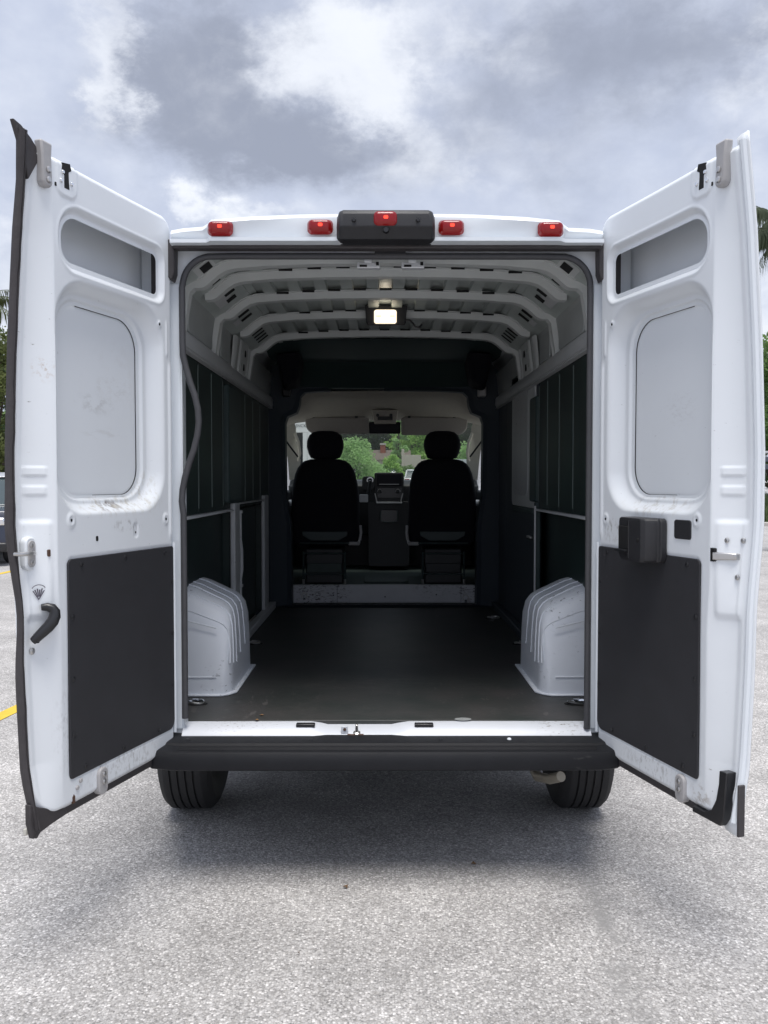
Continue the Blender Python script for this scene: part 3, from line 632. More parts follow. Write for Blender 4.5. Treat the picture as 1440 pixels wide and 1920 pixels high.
    br.prism([(.690, z0 + .012), (.700, z0), (.722, z0), (.732, z0 + .012), (.735, z0 + .09), (.742, z0 + .135), (.690, z0 + .135), (.694, z0 + .09)], -.012, .016, 1)
    br = br.build('upper_bracket', BRACKET, D, bevel=.006)
    bolt(.711, z0 + .022, .016, .010); bolt(.711, z0 + .052, .016, .010)
    part().prism([(.600, 2.452), (.624, 2.452), (.624, 2.490), (.636, 2.503), (.633, 2.527), (.596, 2.534), (.590, 2.514), (.603, 2.506), (.603, 2.49)], .000, .0055, 1).build('lock_aperture', BLACK, D)
    for a, z in ((.590, 2.474), (.632, 2.498), (.640, 2.470)): bolt(a, z, .004, .007, CHROME)
    part().prism(rrect(.661, 2.452, .008, .012, .003, 4), -.002, .003, 1).build('drain_hole', BLACK, D)
    # lower bracket
    ca = .545 if side > 0 else .468
    b2 = rr(part(), ca - .024, ca + .024, .478, .57, -.02, .012, .022).build('lower_bracket', BRACKET, D, bevel=.004)
    bolt(ca, .548, .012, .009); bolt(ca, .522, .012, .009)
    # rubber along the bottom edge
    bo = part(); bo.box(.005, .70, -.05, -.012, .466, .496); bo.build('bottom_seal', RUBBER, D, bevel=.006)
    part().box(.0, .77, -.062, -.05, .447, .468).build('bottom_moulding', PILLAR if side < 0 else WHITE2, D, bevel=.003)
    for a, z in ((.055, 1.392), (.605, 1.41), (.088, 2.122)): part().prism(rrect(a, z, .006, .009, .0028, 4), -.003, .0028, 1).build('clip_hole', BLACK, D)
    part().prism(rrect(.25, 1.352, .005, .008, .002, 3), -.004, -.0012, 1).build('clip_hole', BLACK, D)
    return D, P, part, rr, bolt
def _bolt(a, z, n, r, h):
    k = 10; prof = [(r, 0), (r, h * .6), (r * .7, h), (0.0001, h)]
    vs = [(a + q * cos(2 * pi * i / k), n + o, z + q * sin(2 * pi * i / k)) for q, o in prof for i in range(k)]
    fs = [(j * k + i, j * k + (i + 1) % k, (j + 1) * k + (i + 1) % k, (j + 1) * k + i) for j in range(len(prof) - 1) for i in range(k)]
    return vs, fs
# right-hand door
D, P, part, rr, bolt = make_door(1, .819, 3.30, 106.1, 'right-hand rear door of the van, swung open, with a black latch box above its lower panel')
pl_ = [(.246, .004), (.246, .058), (.254, .066), (.330, .074), (.338, .078), (.408, .078), (.424, .070), (.436, .052), (.440, .030), (.452, .026), (.452, .004)]
lb = part().loft([[(lerp(.345, a, k), n * (.75 + .25 * k), z) for a, n in pl_] for z, k in ((1.258, .84), (1.266, .95), (1.28, 1), (1.392, 1), (1.403, .97), (1.409, .88))]).build('latch_cover', PLAST, D, bevel=.0025, ang=25)
part().hexa([(.256, .058, 1.296), (.326, .064, 1.296), (.326, .0765, 1.296), (.256, .069, 1.296), (.256, .058, 1.378), (.326, .064, 1.378), (.326, .0765, 1.378), (.256, .069, 1.378)]).build('pull_recess', BLACK, D, bevel=.002)
part().hexa([(.254, .06, 1.285), (.330, .066, 1.285), (.330, .092, 1.289), (.254, .086, 1.289), (.254, .06, 1.296), (.330, .066, 1.296), (.330, .090, 1.297), (.254, .084, 1.297)]).build('pull_lip', BUMPM, D, bevel=.002)
part().add(*_bolt(.392, 1.335, .0775, .008, .003)).build('lock_button', BLACK, D)
part().tube([(.336, .0785, 1.27), (.336, .0785, 1.40)], .0022, 6).build('cover_seam', PLASTS, D)
rr(part(), .490, .578, 1.345, 1.408, -.002, .004, .010).build('access_cover', PLAST, D, bevel=.0015)
for a, z in ((.712, 1.352), (.748, 1.353), (.742, 1.24)):
    n = float(n_edge(z) * (a - .66) / .082) + .012; part().add(*_bolt(a, z, n, .009, .007)).build('edge_screw', STEEL, D)
zc = 1.305; nn = float(n_edge(zc)); rr(part(), .664, .69, zc - .020, zc + .022, -.018, -.001, .004).build('latch_mouth', BLACK, D)
part().hexa([(.684, -.018, zc - .016), (.742, nn * .9, zc - .012), (.742, nn * .9 + .02, zc - .012), (.684, .004, zc - .016), (.684, -.018, zc + .010), (.742, nn * .9, zc + .008), (.742, nn * .9 + .02, zc + .008), (.684, .004, zc + .010)]).build('latch_hook', STEEL, D, bevel=.004)
part().prism([(.607, .489), (.665, .491), (.70, .510), (.722, .55), (.733, .60), (.736, .645), (.770, .648), (.758, .50), (.742, .474), (.607, .470)], -.030, .006, 1).build('corner_cap', PLASTS, D, bevel=.003)
part().box(.798, .806, -.034, -.010, .462, .62).build('edge_trim', RUBBER, D, bevel=.003)
part().tube([(.785, float(n_edge(z)) - .006, z) for z in np.linspace(.50, 2.54, 30)], .011, 8).build('outer_flange', WHITE2, D)
# left-hand door
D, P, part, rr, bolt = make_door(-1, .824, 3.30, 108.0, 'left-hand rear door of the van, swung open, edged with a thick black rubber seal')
secs = []
for z in np.linspace(.475, 2.565, 46):
    ne = float(n_edge(z)); pinch = .016 * math.exp(-((z - 1.12) / .12) ** 2) - .006 * math.exp(-((z - 1.40) / .09) ** 2) - .02 * max(0, z - 2.42) / .14 + .012 * max(0, .60 - z) / .12
    tp = max(0., (z - 2.40) / .165); a0 = .772 + .010 * tp; a1 = .797 - pinch - .004 * tp
    wv = .0015 * math.sin(z * 23) + .001 * math.sin(z * 61); secs.append([(a0, ne - .016, z), (a0, ne + .002, z), (a0 + .006, ne + .007 + wv, z), ((a0 + a1) / 2 - .003, ne + .008, z), ((a0 + a1) / 2, ne + .002, z), ((a0 + a1) / 2 + .003, ne + .008 + wv, z), (a1 - .003 + wv, ne + .005, z), (a1 + wv, ne - .003, z), (a1 - .004, ne - .016, z)])
part().loft(secs).build('edge_seal', RUBBER, D, ang=50)
# torn seal tips at the top and bottom
part().prism([(.715, 2.52), (.772, 2.43), (.79, 2.49), (.806, 2.53), (.832, 2.585), (.800, 2.578), (.758, 2.555)], -.02, -.004, 1).build('seal_flag', RUBBER, D, bevel=.003)
part().prism([(.64, .492), (.72, .52), (.755, .535), (.80, .56), (.80, .50), (.785, .448), (.778, .462), (.772, .444), (.755, .458), (.70, .465), (.63, .470)], -.028, -.008, 1).build('seal_flap', RUBBER, D, bevel=.004)
zc = 1.312; nn = float(n_edge(zc)) * .93 + .0125
rr(part(), .716, .762, zc - .052, zc + .052, nn - .02, nn + .006, .02).build('striker_pad', WHITE, D, bevel=.005)
rr(part(), .724, .754, zc - .041, zc + .041, nn + .005, nn + .010, .0145).build('striker_plate', BRACKET, D, bevel=.0015)
for dz in (-.026, .026): part().add(*_bolt(.739, zc + dz, nn + .010, .008, .003)).build('striker_bolt', STEEL, D)
part().tube([(.734, nn + .008, zc + .003), (.738, nn + .016, zc + .003), (.75, nn + .020, zc + .003), (.776, nn + .022, zc + .003), (.790, nn + .016, zc + .003), (.792, nn - .01, zc + .003)], .0065, 8).build('striker_loop', STEEL, D)
rr(part(), .692, .700, zc - .011, zc + .011, -.03, -.0095, .0035).build('rusted_hole', RUST, D)
# little crest sticker: an arc over a fan of bars, tapering to a point
ez = 1.192
def ep(a): return float(n_edge(ez)) * min(1., (a - .66) / .082) + .013 * (1 if 1.12 < ez else 0) + .0022
def flat2(m, pts): return m.add([(a, ep(a) + dn, z) for a, z, dn in pts], [tuple(range(len(pts)))])
em = part(); ec = .725; CR = pm('crest_ink', (.10, .09, .12), .5)
for k in range(10):
    t0, t1 = R(25 + 13 * k), R(25 + 13 * (k + 1))
    flat2(em, [(ec + .019 * cos(t0), ez + .006 + .019 * sin(t0), 0), (ec + .019 * cos(t1), ez + .006 + .019 * sin(t1), 0), (ec + .0168 * cos(t1), ez + .006 + .0168 * sin(t1), 0), (ec + .0168 * cos(t0), ez + .006 + .0168 * sin(t0), 0)])
for s_ in (-1, 1): flat2(em, [(ec + s_ * .0155, ez + .006, 0), (ec + s_ * .0125, ez + .006, 0), (ec, ez - .019, 0), (ec, ez - .024, 0)])
for k in range(4): a = ec - .0105 + .006 * k; flat2(em, [(a, ez + .012 - .003 * (k % 2), 0), (a + .0035, ez + .012 - .003 * (k % 2), 0), (ec + .001 + (a - ec) * .3, ez - .013, 0), (ec - .001 + (a - ec) * .3, ez - .013, 0)])
em.build('crest_sticker', CR, D, smooth=False)
# curved pull handle
ez = 1.0
hp = [(.752, 1.060, .018, .016), (.745, 1.071, .030, .020), (.733, 1.086, .036, .0225), (.721, 1.101, .040, .024), (.711, 1.116, .042, .0245), (.704, 1.131, .040, .024), (.701, 1.145, .036, .022), (.704, 1.156, .030, .020), (.713, 1.161, .022, .017), (.722, 1.160, .014, .013)]
h1 = part().tube([(a, ep(a) + n * .9, z - .014) for a, z, n, r in hp], [r * .88 for a, z, n, r in hp], 14, flat=.85)
h1 = h1.build('pull_handle', PLASTS, D)
part().add(*_bolt(.748, 1.050, ep(.748) + .032, .010, .002)).build('handle_screw', BLACK, D)
bolt(.738, 1.012, ep(.738) - .002, .011)
rr(part(), .470, .482, 1.335, 1.352, -.002, .002, .004).build('clip_hole', BLACK, D)
for a, z in ((.575, .560), (.592, .542)): bolt(a, z, -.001, .008, BRACKET)
part().prism([(.603, .497), (.603, .518), (.609, .526), (.616, .518), (.616, .497)], -.004, .001, 1).build('drain_notch', RUST, D)

# --- load space --------------------------------------------------------------
BOWP = [(.0, 2.447), (.30, 2.443), (.50, 2.436), (.64, 2.424), (.675, 2.414), (.705, 2.395), (.755, 2.352), (.775, 2.344), (.805, 2.342), (.822, 2.325), (.833, 2.26), (.848, 2.165)]
def full(p): return [(-x, z) for x, z in p[::-1] if x > 0] + list(p)
def offset(p, d):
    """offset the half profile outwards (up and to the side) by d"""
    out = []
    for i, (x, z) in enumerate(p):
        a = Vector(p[max(i - 1, 0)]); b = Vector(p[min(i + 1, len(p) - 1)]); t = (b - a).normalized(); out.append((x - t.y * d * 1.0 if i else 0., z + t.x * d))
    return out
def bow(Y, w=.055, short=False):
    p = BOWP[:9] if short else BOWP
    lo = full(p); hi = full(offset(p, .038)); brim = full(offset(p, .033))
    m = M()
    secs = []
    for (x, z), (hx, hz), (bx, bz) in zip(lo, hi, brim):
        secs.append([(bx, Y - .022, bz), (bx, Y - .004, bz), (x, Y, z), (x, Y + w, z), (bx, Y + w + .004, bz), (bx, Y + w + .022, bz), (hx, Y + w + .022, hz), (hx, Y - .022, hz)])
    return m.loft(secs).build('roof_bow', GREYM, VAN, ang=30)
BOWS = [3.60, 3.83, 4.27, 4.78, 5.38]
for k, y in enumerate(BOWS): bow(y, .05 if k != 1 else .05, short=(k in (1, 3)))
def roof_skin():
    # corrugated skin between the bows, ribs run along the van
    y0, y1 = 3.44, 6.5; m = M(); pts = []
    n = 11; per = .127
    for k in range(-5, 6):
        c = k * per
        for dx, dz in ((-.063, 0), (-.036, 0), (-.031, .022), (.031, .022), (.036, 0)): pts.append((c + dx, 2.488 - .07 * (c + dx) ** 2 + dz))
    secs = [[(x, y, z) for x, z in pts] for y in (y0, 4.2, 5.0, 5.8, y1)]
    m.loft(secs, closed=False); o = m.build('roof_skin', ROOFM, VAN, ang=20)
    # dark ends of the ribs where they pass over each bow
    return o
roof_skin()
for bi, y in enumerate(BOWS):
    for k in range(-4, 5):
        x = k * .127 + (.0635 if bi % 2 else 0)
        if abs(x) > .60: continue
        M().box(x - .030, x + .030, y - .0265, y - .021, 2.484 - .075 * x * x - .004, 2.484 - .075 * x * x + .006).build('bow_slot', BLACK, VAN)
# cant rail: the inclined strip between roof and side with its lightening holes, and upper side panels
for s in (-1, 1):
    c = M()
    pr = [(.64, 2.475), (.70, 2.445), (.79, 2.375), (.815, 2.365), (.845, 2.345)]
    c.loft([[(s * x, y, z) for x, z in pr] for y in (3.42, 4.3, 5.0, 5.5)], closed=False); c = c.build('cant_rail', ROOFM, VAN)
    nx, nz = -.62 * s, -.78
    def hole(y, f, w, h, mat=BLACK, d=.004):
        px, pz = lerp(.70, .79, f), lerp(2.445, 2.375, f); tx, tz = .79, -.61
        P_ = lambda a, b: (s * (px + tx * b) + nx * d, y + a, pz + tz * b + nz * d)
        m = M(); m.add([P_(-w, -h), P_(w, -h), P_(w, h), P_(-w, h)], [(0, 1, 2, 3)]); m.build('lightening_hole' if mat is BLACK else 'bare_primer_patch', mat, c, smooth=False)
    hole(3.53, .45, .045, .024); hole(3.53, .5, .075, .045, GREYM, .002)
    hole(3.755, .5, .022, .022); hole(4.02, .35, .022, .028); hole(4.12, .45, .03, .026); hole(4.06, .75, .09, .04, GREYL, .002)
    for y in (4.48, 4.58): hole(y, .45, .024, .034)
    hole(4.56, .95, .05, .018, GREYL, .002)
    for y in (4.92, 5.0, 5.08, 5.16, 5.24): hole(y, .5, .018, .038)
    # upper side panel
    u = M(); u.loft([[(s * x, y, z) for x, z in ((.845, 2.35), (.858, 2.27), (.868, 2.16))] for y in (3.42, 5.4, 6.5)], closed=False); u = u.build('upper_side_panel', SIDEM, VAN)
    for y0, y1 in ((3.70, 4.22), (4.45, 4.72)):
        M().prism([(y, z) for y, z in rrect((y0 + y1) / 2, 2.255, y1 - y0, .15, .02, 4)], min(s * .850, s * .862), max(s * .850, s * .862), 0).build('pressed_panel', SIDEM, u, bevel=.004)
    for y, w in ((4.33, .05), (4.80, .16), (5.25, .05)):
        pm_ = M(); pm_.hexa([(s * .85, y - w / 2, 2.165), (s * .842, y - w / 2 + .02, 2.165), (s * .842, y + w / 2 - .02, 2.165), (s * .85, y + w / 2, 2.165), (s * .835, y - w / 2, 2.345), (s * .818, y - w / 2 + .02, 2.345), (s * .818, y + w / 2 - .02, 2.345), (s * .835, y + w / 2, 2.345)])
        pm_.build('upper_post', GREYM, VAN, bevel=.006)
    gus = M().hexa([(s * .852, 4.90, 2.165), (s * .838, 4.92, 2.165), (s * .838, 5.16, 2.165), (s * .852, 5.18, 2.165), (s * .83, 4.90, 2.35), (s * .815, 4.92, 2.35), (s * .815, 5.16, 2.35), (s * .83, 5.18, 2.35)]).build('gusset', GREYM, VAN, bevel=.006)
    for z in (2.215, 2.295):
        xx = lerp(.838, .815, (z - 2.165) / .185)
        M().prism(rrect(5.06, z, .045, .055, .02, 5), min(s * (xx - .0015), s * (xx + .004)), max(s * (xx - .0015), s * (xx + .004)), 0).build('oval_hole', BLACK, gus)
        M().prism(rrect(4.965, z + .005, .03, .045, .014, 5), min(s * (xx - .001), s * (xx + .004)), max(s * (xx - .001), s * (xx + .004)), 0).build('oval_dent', ROOFM, gus)
    # longitudinal rail
    r = M(); r.loft([[(s * x, y, z) for x, z in ((.862, 2.175), (.846, 2.172), (.838, 2.155), (.836, 2.115), (.842, 2.098), (.840, 2.088), (.862, 2.085))] for y in (3.42, 5.4, 5.42, 6.45)]); r = r.build('waist_rail', GREYL, VAN, ang=30)
    M().box(min(s * .832, s * .836), max(s * .832, s * .836), 3.5, 6.3, 2.098, 2.102).build('rail_lip', GREYL, r)
    # dark wall boards above the middle ledge
    ys = [3.42, 3.66, 3.95, 4.26, 4.56, 4.82, 5.30, 5.62, 5.95, 6.40]
    if s > 0: ys = [3.42, 3.66, 3.95, 4.26, 4.56, 4.80]
    for a, b in zip(ys[:-1], ys[1:]):
        M().box(min(s * .866, s * .885), max(s * .866, s * .885), a + .004, b - .004, 1.385, 2.09).build('wall_board', DARKP, VAN, bevel=.004)
        M().tube([(s * .866, b, 1.41), (s * .866, b, 2.07)], .0035, 6).build('board_bead', BEADM, VAN)
    M().box(min(s * .93, s * .945), max(s * .93, s * .945), 3.42, 6.5, FZ, 2.1).build('wall_backing', DARKP, VAN)
    M().hexa([(s * .928, 3.42, 1.372), (s * .842, 3.42, 1.372), (s * .842, 4.80, 1.372), (s * .928, 4.80, 1.372), (s * .928, 3.42, 1.384), (s * .85, 3.42, 1.384), (s * .85, 4.80, 1.384), (s * .928, 4.80, 1.384)]).build('wall_ledge', GREYL, VAN, bevel=.002)
    lows = [(3.42, 4.76), (4.97, 6.02)] if s < 0 else [(3.42, 4.78)]
    for a, b in lows:
        M().box(min(s * .908, s * .925), max(s * .908, s * .925), a + .004, b - .004, FZ + .02, 1.368).build('lower_board', DARKP, VAN, bevel=.004)
# left side posts and ledge
M().box(-.868, -.838, 4.77, 4.93, .62, 1.415).build('side_post', GREYL, VAN, bevel=.008)
M().tube([(-.842, 4.955, 1.36), (-.842, 4.955, 1.2), (-.836, 4.965, 1.14), (-.836, 4.965, 1.02), (-.842, 4.955, .97), (-.842, 4.955, .66)], .010, 6).build('side_post_flange', GREYL, VAN)
for z in (1.36, .93): M().box(-.85, -.828, 4.94, 4.975, z - .008, z + .008).build('post_clip', GREYL, VAN, bevel=.002)
M().box(-.928, -.87, 4.80, 4.92, .62, 1.37).build('post_web', DARKP, VAN)
M().box(-.928, -.874, 6.06, 6.2, .62, 1.37).build('post_web', DARKP, VAN)
M().box(-.872, -.845, 6.03, 6.24, .60, 1.44).build('side_post', GREYL, VAN, bevel=.008)
M().box(-.928, -.845, 4.98, 6.03, 1.404, 1.412).build('wall_ledge', GREYL, VAN, bevel=.002)
M().box(-.88, -.838, 4.60, 5.0, 1.42, 2.06).build('post_cover', DARKT, VAN, bevel=.012)
# right side: sliding door with its pale inner panel
SD = M().box(.872, .895, 4.86, 6.1, FZ, 2.3).build('sliding_door', BTRIM, VAN, bevel=.006)
M().prism(rrect(5.35, 1.80, .86, .84, .05, 6), .862, .874, 0).build('door_pressing', GREYM, SD, bevel=.006)
M().prism(rrect(5.42, 1.78, .56, .66, .08, 6), .859, .8635, 0).build('door_glass_blank', GREYL, SD, bevel=.003)
M().prism(rrect(5.55, 2.2, .5, .16, .03, 5), .862, .874, 0).build('door_upper_pressing', DARKT, SD, bevel=.006)
M().box(.860, .874, 4.98, 5.72, 1.345, 1.375).build('door_ledge', DARKT, SD, bevel=.004)
M().box(.85, .868, 5.0, 5.12, 1.20, 1.215).build('door_handle', STEEL, SD, bevel=.004)
M().box(.846, .876, 4.795, 4.845, .62, 1.42).build('side_post', DARKT, VAN, bevel=.006)
M().box(.838, .848, 4.785, 4.797, .62, 1.40).build('side_post_flange', GREYL, VAN, bevel=.002)
M().box(.845, .88, 4.80, 5.0, 1.42, 2.02).build('post_cover', DARKT, VAN, bevel=.012)
# floor, liner edges
FL = M().box(-.905, .905, 3.385, 6.70, FZ - .03, FZ).build('load_floor', FLOORM, VAN, bevel=.003)
for s in (-1, 1):
    M().box(min(s * .82, s * .87), max(s * .82, s * .87), 4.40, 6.45, FZ + .001, FZ + .05).build('floor_edging', GREYL if s < 0 else BTRIM, VAN, bevel=.006)
# wheel arches
def arch(s):
    Y0, Y1, HT = 3.768, 4.40, .470; m = M(); secs = []
    ts = [0, .004, .012, .025, .045, .07, .10, .14, .19, .25, .32, .40, .5, .6, .7, .78, .85, .9, .94, .97, .99, 1]
    for f in ts:
        y = lerp(Y0, Y1, f); q = 2 * f - 1; h = HT * max(0, 1 - abs(q) ** 7) ** .55
        k = h / HT; z1 = FZ + h; inn = .690 + .030 * k
        # from the wall over the sloping top, round the shoulder, down the inner face to the floor
        out = [(.935, z1 + .020 * k), (.87, z1), (.80, z1 - .034 * k), (.75, z1 - .058 * k), (.727, z1 - .074 * k), (.709, z1 - .100 * k), (.700, z1 - .14 * k), (.695, FZ + h * .5), (.692, FZ + h * .18), (.69, FZ)]
        pin = 1 - min(1, (1 - abs(q)) / .22)          # the ends are rounded in plan as well
        secs.append([(s * (x + .035 * pin ** 2 * max(0, (.80 - x) / .11)), y + (.02 if f < .5 else -.02) * 0, z) for x, z in out])
    m.loft(secs, closed=False); o = m.build('wheel_arch', ARCHW, VAN, ang=70)
    for i, stop in ((5, .35), (7, .62), (9, .75), (11, .6), (13, .5)):       # pressed beads over the top and down the inner face
        P_ = [Vector(p) for p in secs[i]]; path = P_[:-2] + [P_[-2].lerp(P_[-3], 1 - stop)]
        M().tube([(p.x - s * .001, p.y + .04 * max(0, j - 6) * (i - 8) / 12, p.z + .0005) for j, p in enumerate(path)], .0036, 6).build('pressed_bead', ARCHW, o)
    for zz, dy in ((.085, .0008), (.30, .010)):
        M().tube([(s * x, Y0 + dy, FZ + zz + (.0 if zz < .2 else (x - .74) * .25)) for x in (.755, .80, .88, .92)], .0035, 6).build('pressed_bead', ARCHW, o)
    fl = M(); fl.prism([(s * .672, Y0 + .055), (s * .672, Y1), (s * .70, Y1), (s * .70, Y0 + .06), (s * .745, Y0 + .004), (s * .93, Y0 + .002), (s * .93, Y0 - .012), (s * .735, Y0 - .012), (s * .70, Y0 + .012)], FZ + .001, FZ + .010, 2)
    fl.build('arch_flange', ARCHW, o, bevel=.003)
    return o
for s in (-1, 1): arch(s)
# tie-down rings on the floor
def tie(u, v, mat=STEEL):
    c = atz(u, v, FZ); o = M().prism([(c.x + .055 * cos(R(a)), c.y + .028 * sin(R(a))) for a in range(0, 360, 24)], FZ - .001, FZ + .003, 2).build('tie_down_cup', BLACK, VAN)
    k = M().tube([(c.x + .04 * cos(R(a)), c.y - .004 + .02 * sin(R(a)), FZ + .010 + .004 * sin(R(a * 2))) for a in range(0, 361, 24)], .006, 6); k.box(c.x - .012, c.x + .012, c.y + .008, c.y + .024, FZ + .002, FZ + .018)
    k.build('tie_down_ring', mat, o)
tie(365, 1320, CHROME); tie(1082, 1320, CHROME); tie(475, 1207); tie(978, 1208); tie(925, 1160)
c = atz(868, 1349, FZ); M().prism([(c.x + .034 * cos(R(a)), c.y + .02 * sin(R(a))) for a in range(0, 360, 20)], FZ + .0008, FZ + .0022, 2).build('clear_disc', TAPE, VAN)
for u, v, q in ((491, 1342, .012), (482, 1351, .009)):
    c = atz(u, v, FZ); tag(M().add([(c.x + q * random.uniform(.5, 1) * cos(a), c.y + q * random.uniform(.5, 1) * sin(a), FZ + .002 + .004 * random.random()) for a in np.linspace(0, 5.6, 8)] + [(c.x, c.y, FZ + .007)], [(i, (i + 1) % 8, 8) for i in range(8)]).build('dry_crumb', ORANGE),
        'larger tan crumb lying on the dark load floor near the sill' if q > .01 else 'smaller tan crumb on the load floor, right at the sill edge', 'debris', 'crumbs on the load floor')
# front riser plate
SP = M(); a, b = at(547, 1100, 6.72), at(897, 1133, 6.72)
SP.box(a.x, b.x, 6.70, 6.74, FZ, .725); SP = SP.build('step_riser', PLATE, VAN, bevel=.008)
for x in (a.x + .36, b.x - .14): M().box(x - .0015, x + .0015, 6.6975, 6.70, FZ + .01, .715).build('riser_seam', BLACK, SP)
for u, v in ((571, 1117), (873, 1121)):
    c = at(u, v, 6.69); M().tube([(c.x + .022 * cos(R(t)), 6.69, c.z + .022 * sin(R(t))) for t in range(0, 361, 24)], .0045, 6).build('lashing_ring', STEEL, SP); M().box(c.x - .01, c.x + .01, 6.68, 6.70, c.z - .03, c.z - .012).build('ring_staple', CHROME, SP, bevel=.003)
for u, v in ((625, 1116), (722, 1119), (818, 1115)):
    c = at(u, v, 6.7); M().lathe((c.x, 6.7, c.z), (0, -1, 0), [(0, .002), (.005, .002), (.006, 0), (0, 0)], 10).build('riser_screw', BLACK, SP)
# bulkhead surround between cab and load space
def surround():
    m = M(); inner = [(.705, FZ), (.71, 1.2), (.748, 1.45), (.752, 1.98), (.735, 2.03), (.665, 2.06), (.645, 2.11), (.635, 2.18), (.60, 2.215), (.4, 2.228), (0, 2.232)]
    outer = [(.90, FZ), (.90, 1.2), (.90, 1.45), (.90, 2.0), (.90, 2.06), (.90, 2.2), (.88, 2.3), (.86, 2.38), (.80, 2.44), (.4, 2.48), (0, 2.49)]
    fi = full(inner); fo = full(outer); Yf, Yb = 6.46, 6.62
    m.loft([[(x, Yb, z) for x, z in fo], [(x, Yf + .02, z) for x, z in fo], [(x + (.03 if x > 0 else -.03 if x < 0 else 0), Yf, z + .02) for x, z in fi], [(x, Yf + .03, z) for x, z in fi], [(x, Yb, z) for x, z in fi]], closed=False)
    return m.build('cab_surround', BTRIM, VAN, ang=35)
surround()
for s in (-1, 1): M().box(min(s * .872, s * .94), max(s * .872, s * .94), 6.10, 6.50, FZ, 2.36).build('leak_filler', BTRIM, VAN)  # added dark boxes, close off the light leak beside the cab surround
M().loft([[(x, 5.62, z) for x, z in ((-.80, 2.47), (.80, 2.47))], [(x, 5.95, z) for x, z in ((-.80, 2.40), (.80, 2.40))], [(x, 6.2, z) for x, z in ((-.78, 2.40), (.78, 2.40))], [(x, 6.47, z) for x, z in ((-.74, 2.245), (.74, 2.245))], [(x, 6.62, z) for x, z in ((-.74, 2.243), (.74, 2.243))]], closed=False).build('overhead_shelf', DARKT, VAN, ang=20)
for s in (-1, 1):
    M().hexa([(s * .60, 6.0, 2.25), (s * .70, 6.0, 2.20), (s * .74, 6.3, 2.20), (s * .62, 6.3, 2.22), (s * .56, 5.8, 2.42), (s * .74, 5.8, 2.40), (s * .78, 6.3, 2.40), (s * .58, 6.3, 2.42)]).build('corner_bracket', SEATM, VAN, bevel=.03, seg=3)
    M().box(min(s * .70, s * .76), max(s * .70, s * .76), 6.36, 6.45, 2.17, 2.25).build('trim_clip', PLASTS if s < 0 else BRACKET, VAN, bevel=.012)
# cargo lamp with its lead
a, b = at(684, 572, 4.70), at(764, 610, 4.70)
LP = M().hexa([(a.x + .015, 4.70, b.z), (b.x - .015, 4.70, b.z), (b.x - .005, 4.80, b.z + .03), (a.x + .005, 4.80, b.z + .03), (a.x, 4.705, a.z), (b.x, 4.705, a.z), (b.x, 4.80, a.z), (a.x, 4.80, a.z)]).build('cargo_lamp', PLAST, VAN, bevel=.004)
c0, c1 = at(702, 580, 4.68), at(743, 605, 4.68); cx_, cz_, w_, h_ = (c0.x + c1.x) / 2, (c0.z + c1.z) / 2, c1.x - c0.x, c0.z - c1.z
LL = M().loft([[(x, 4.702, z) for x, z in rrect(cx_, cz_, w_ + .004, h_ + .004, .012, 4)], [(x, 4.688, z) for x, z in rrect(cx_, cz_, w_, h_, .014, 4)], [(x, 4.682, z) for x, z in rrect(cx_, cz_, w_ * .9, h_ * .85, .014, 4)]]).build('lamp_lens', LAMPL, LP)
M().loft([[(x, 4.6818, z) for x, z in rrect(cx_, cz_, w_ * .34, h_ * .80, .012, 4)], [(x, 4.6805, z) for x, z in rrect(cx_, cz_, w_ * .28, h_ * .7, .012, 4)]]).build('lamp_bulb', BULB, LL)
M().box(cx_ - w_ * .42, cx_ + w_ * .42, 4.679, 4.6815, cz_ - .002, cz_ + .001).build('lens_rib', BEIGE, LL)
M().tube([at(u, v, 4.74) for u, v in ((760, 600), (768, 601), (774, 606), (779, 613), (786, 614), (791, 608))], .006, 6).build('lamp_lead', PLASTS, LP)

# --- cab ---------------------------------------------------------------------
M().box(-.88, .88, 6.74, 8.4, .66, .72).build('cab_floor', CABF, VAN)
M().prism(rrect(.02, 7.05, .36, .42, .03, 4), .722, .735, 2).build('floor_mat', CABF, VAN, bevel=.004)
M().box(-.93, .93, 8.36, 8.40, .6, 1.5).build('firewall', CABP, VAN)
M().box(-.9, .9, 6.9, 7.64, 2.21, 2.225).build('cab_leak_panel', CABP, VAN)  # added unseen panel, blocks light leaking in above the headliner
# headliner
M().loft([[(x, 6.58, z) for x, z in full([(0, 2.236), (.4, 2.232), (.60, 2.22), (.66, 2.16), (.72, 2.06), (.80, 2.02)])], [(x, 6.66, z) for x, z in full([(0, 2.205), (.4, 2.20), (.58, 2.19), (.64, 2.13), (.72, 2.05), (.84, 2.0)])],
          [(x, 6.9, z) for x, z in full([(0, 2.20), (.4, 2.195), (.58, 2.185), (.66, 2.13), (.76, 2.06), (.86, 2.02)])], [(x, 7.2, z) for x, z in full([(0, 2.13), (.4, 2.12), (.6, 2.11), (.7, 2.08), (.78, 2.05), (.86, 2.02)])],
          [(x, 7.62, z) for x, z in full([(0, 2.085), (.4, 2.08), (.6, 2.075), (.7, 2.07), (.78, 2.06), (.86, 2.03)])], [(x, 7.64, z) for x, z in full([(0, 2.2), (.4, 2.195), (.6, 2.19), (.7, 2.17), (.78, 2.15), (.86, 2.12)])]], closed=False).build('headliner', BEIGE, VAN, ang=50)
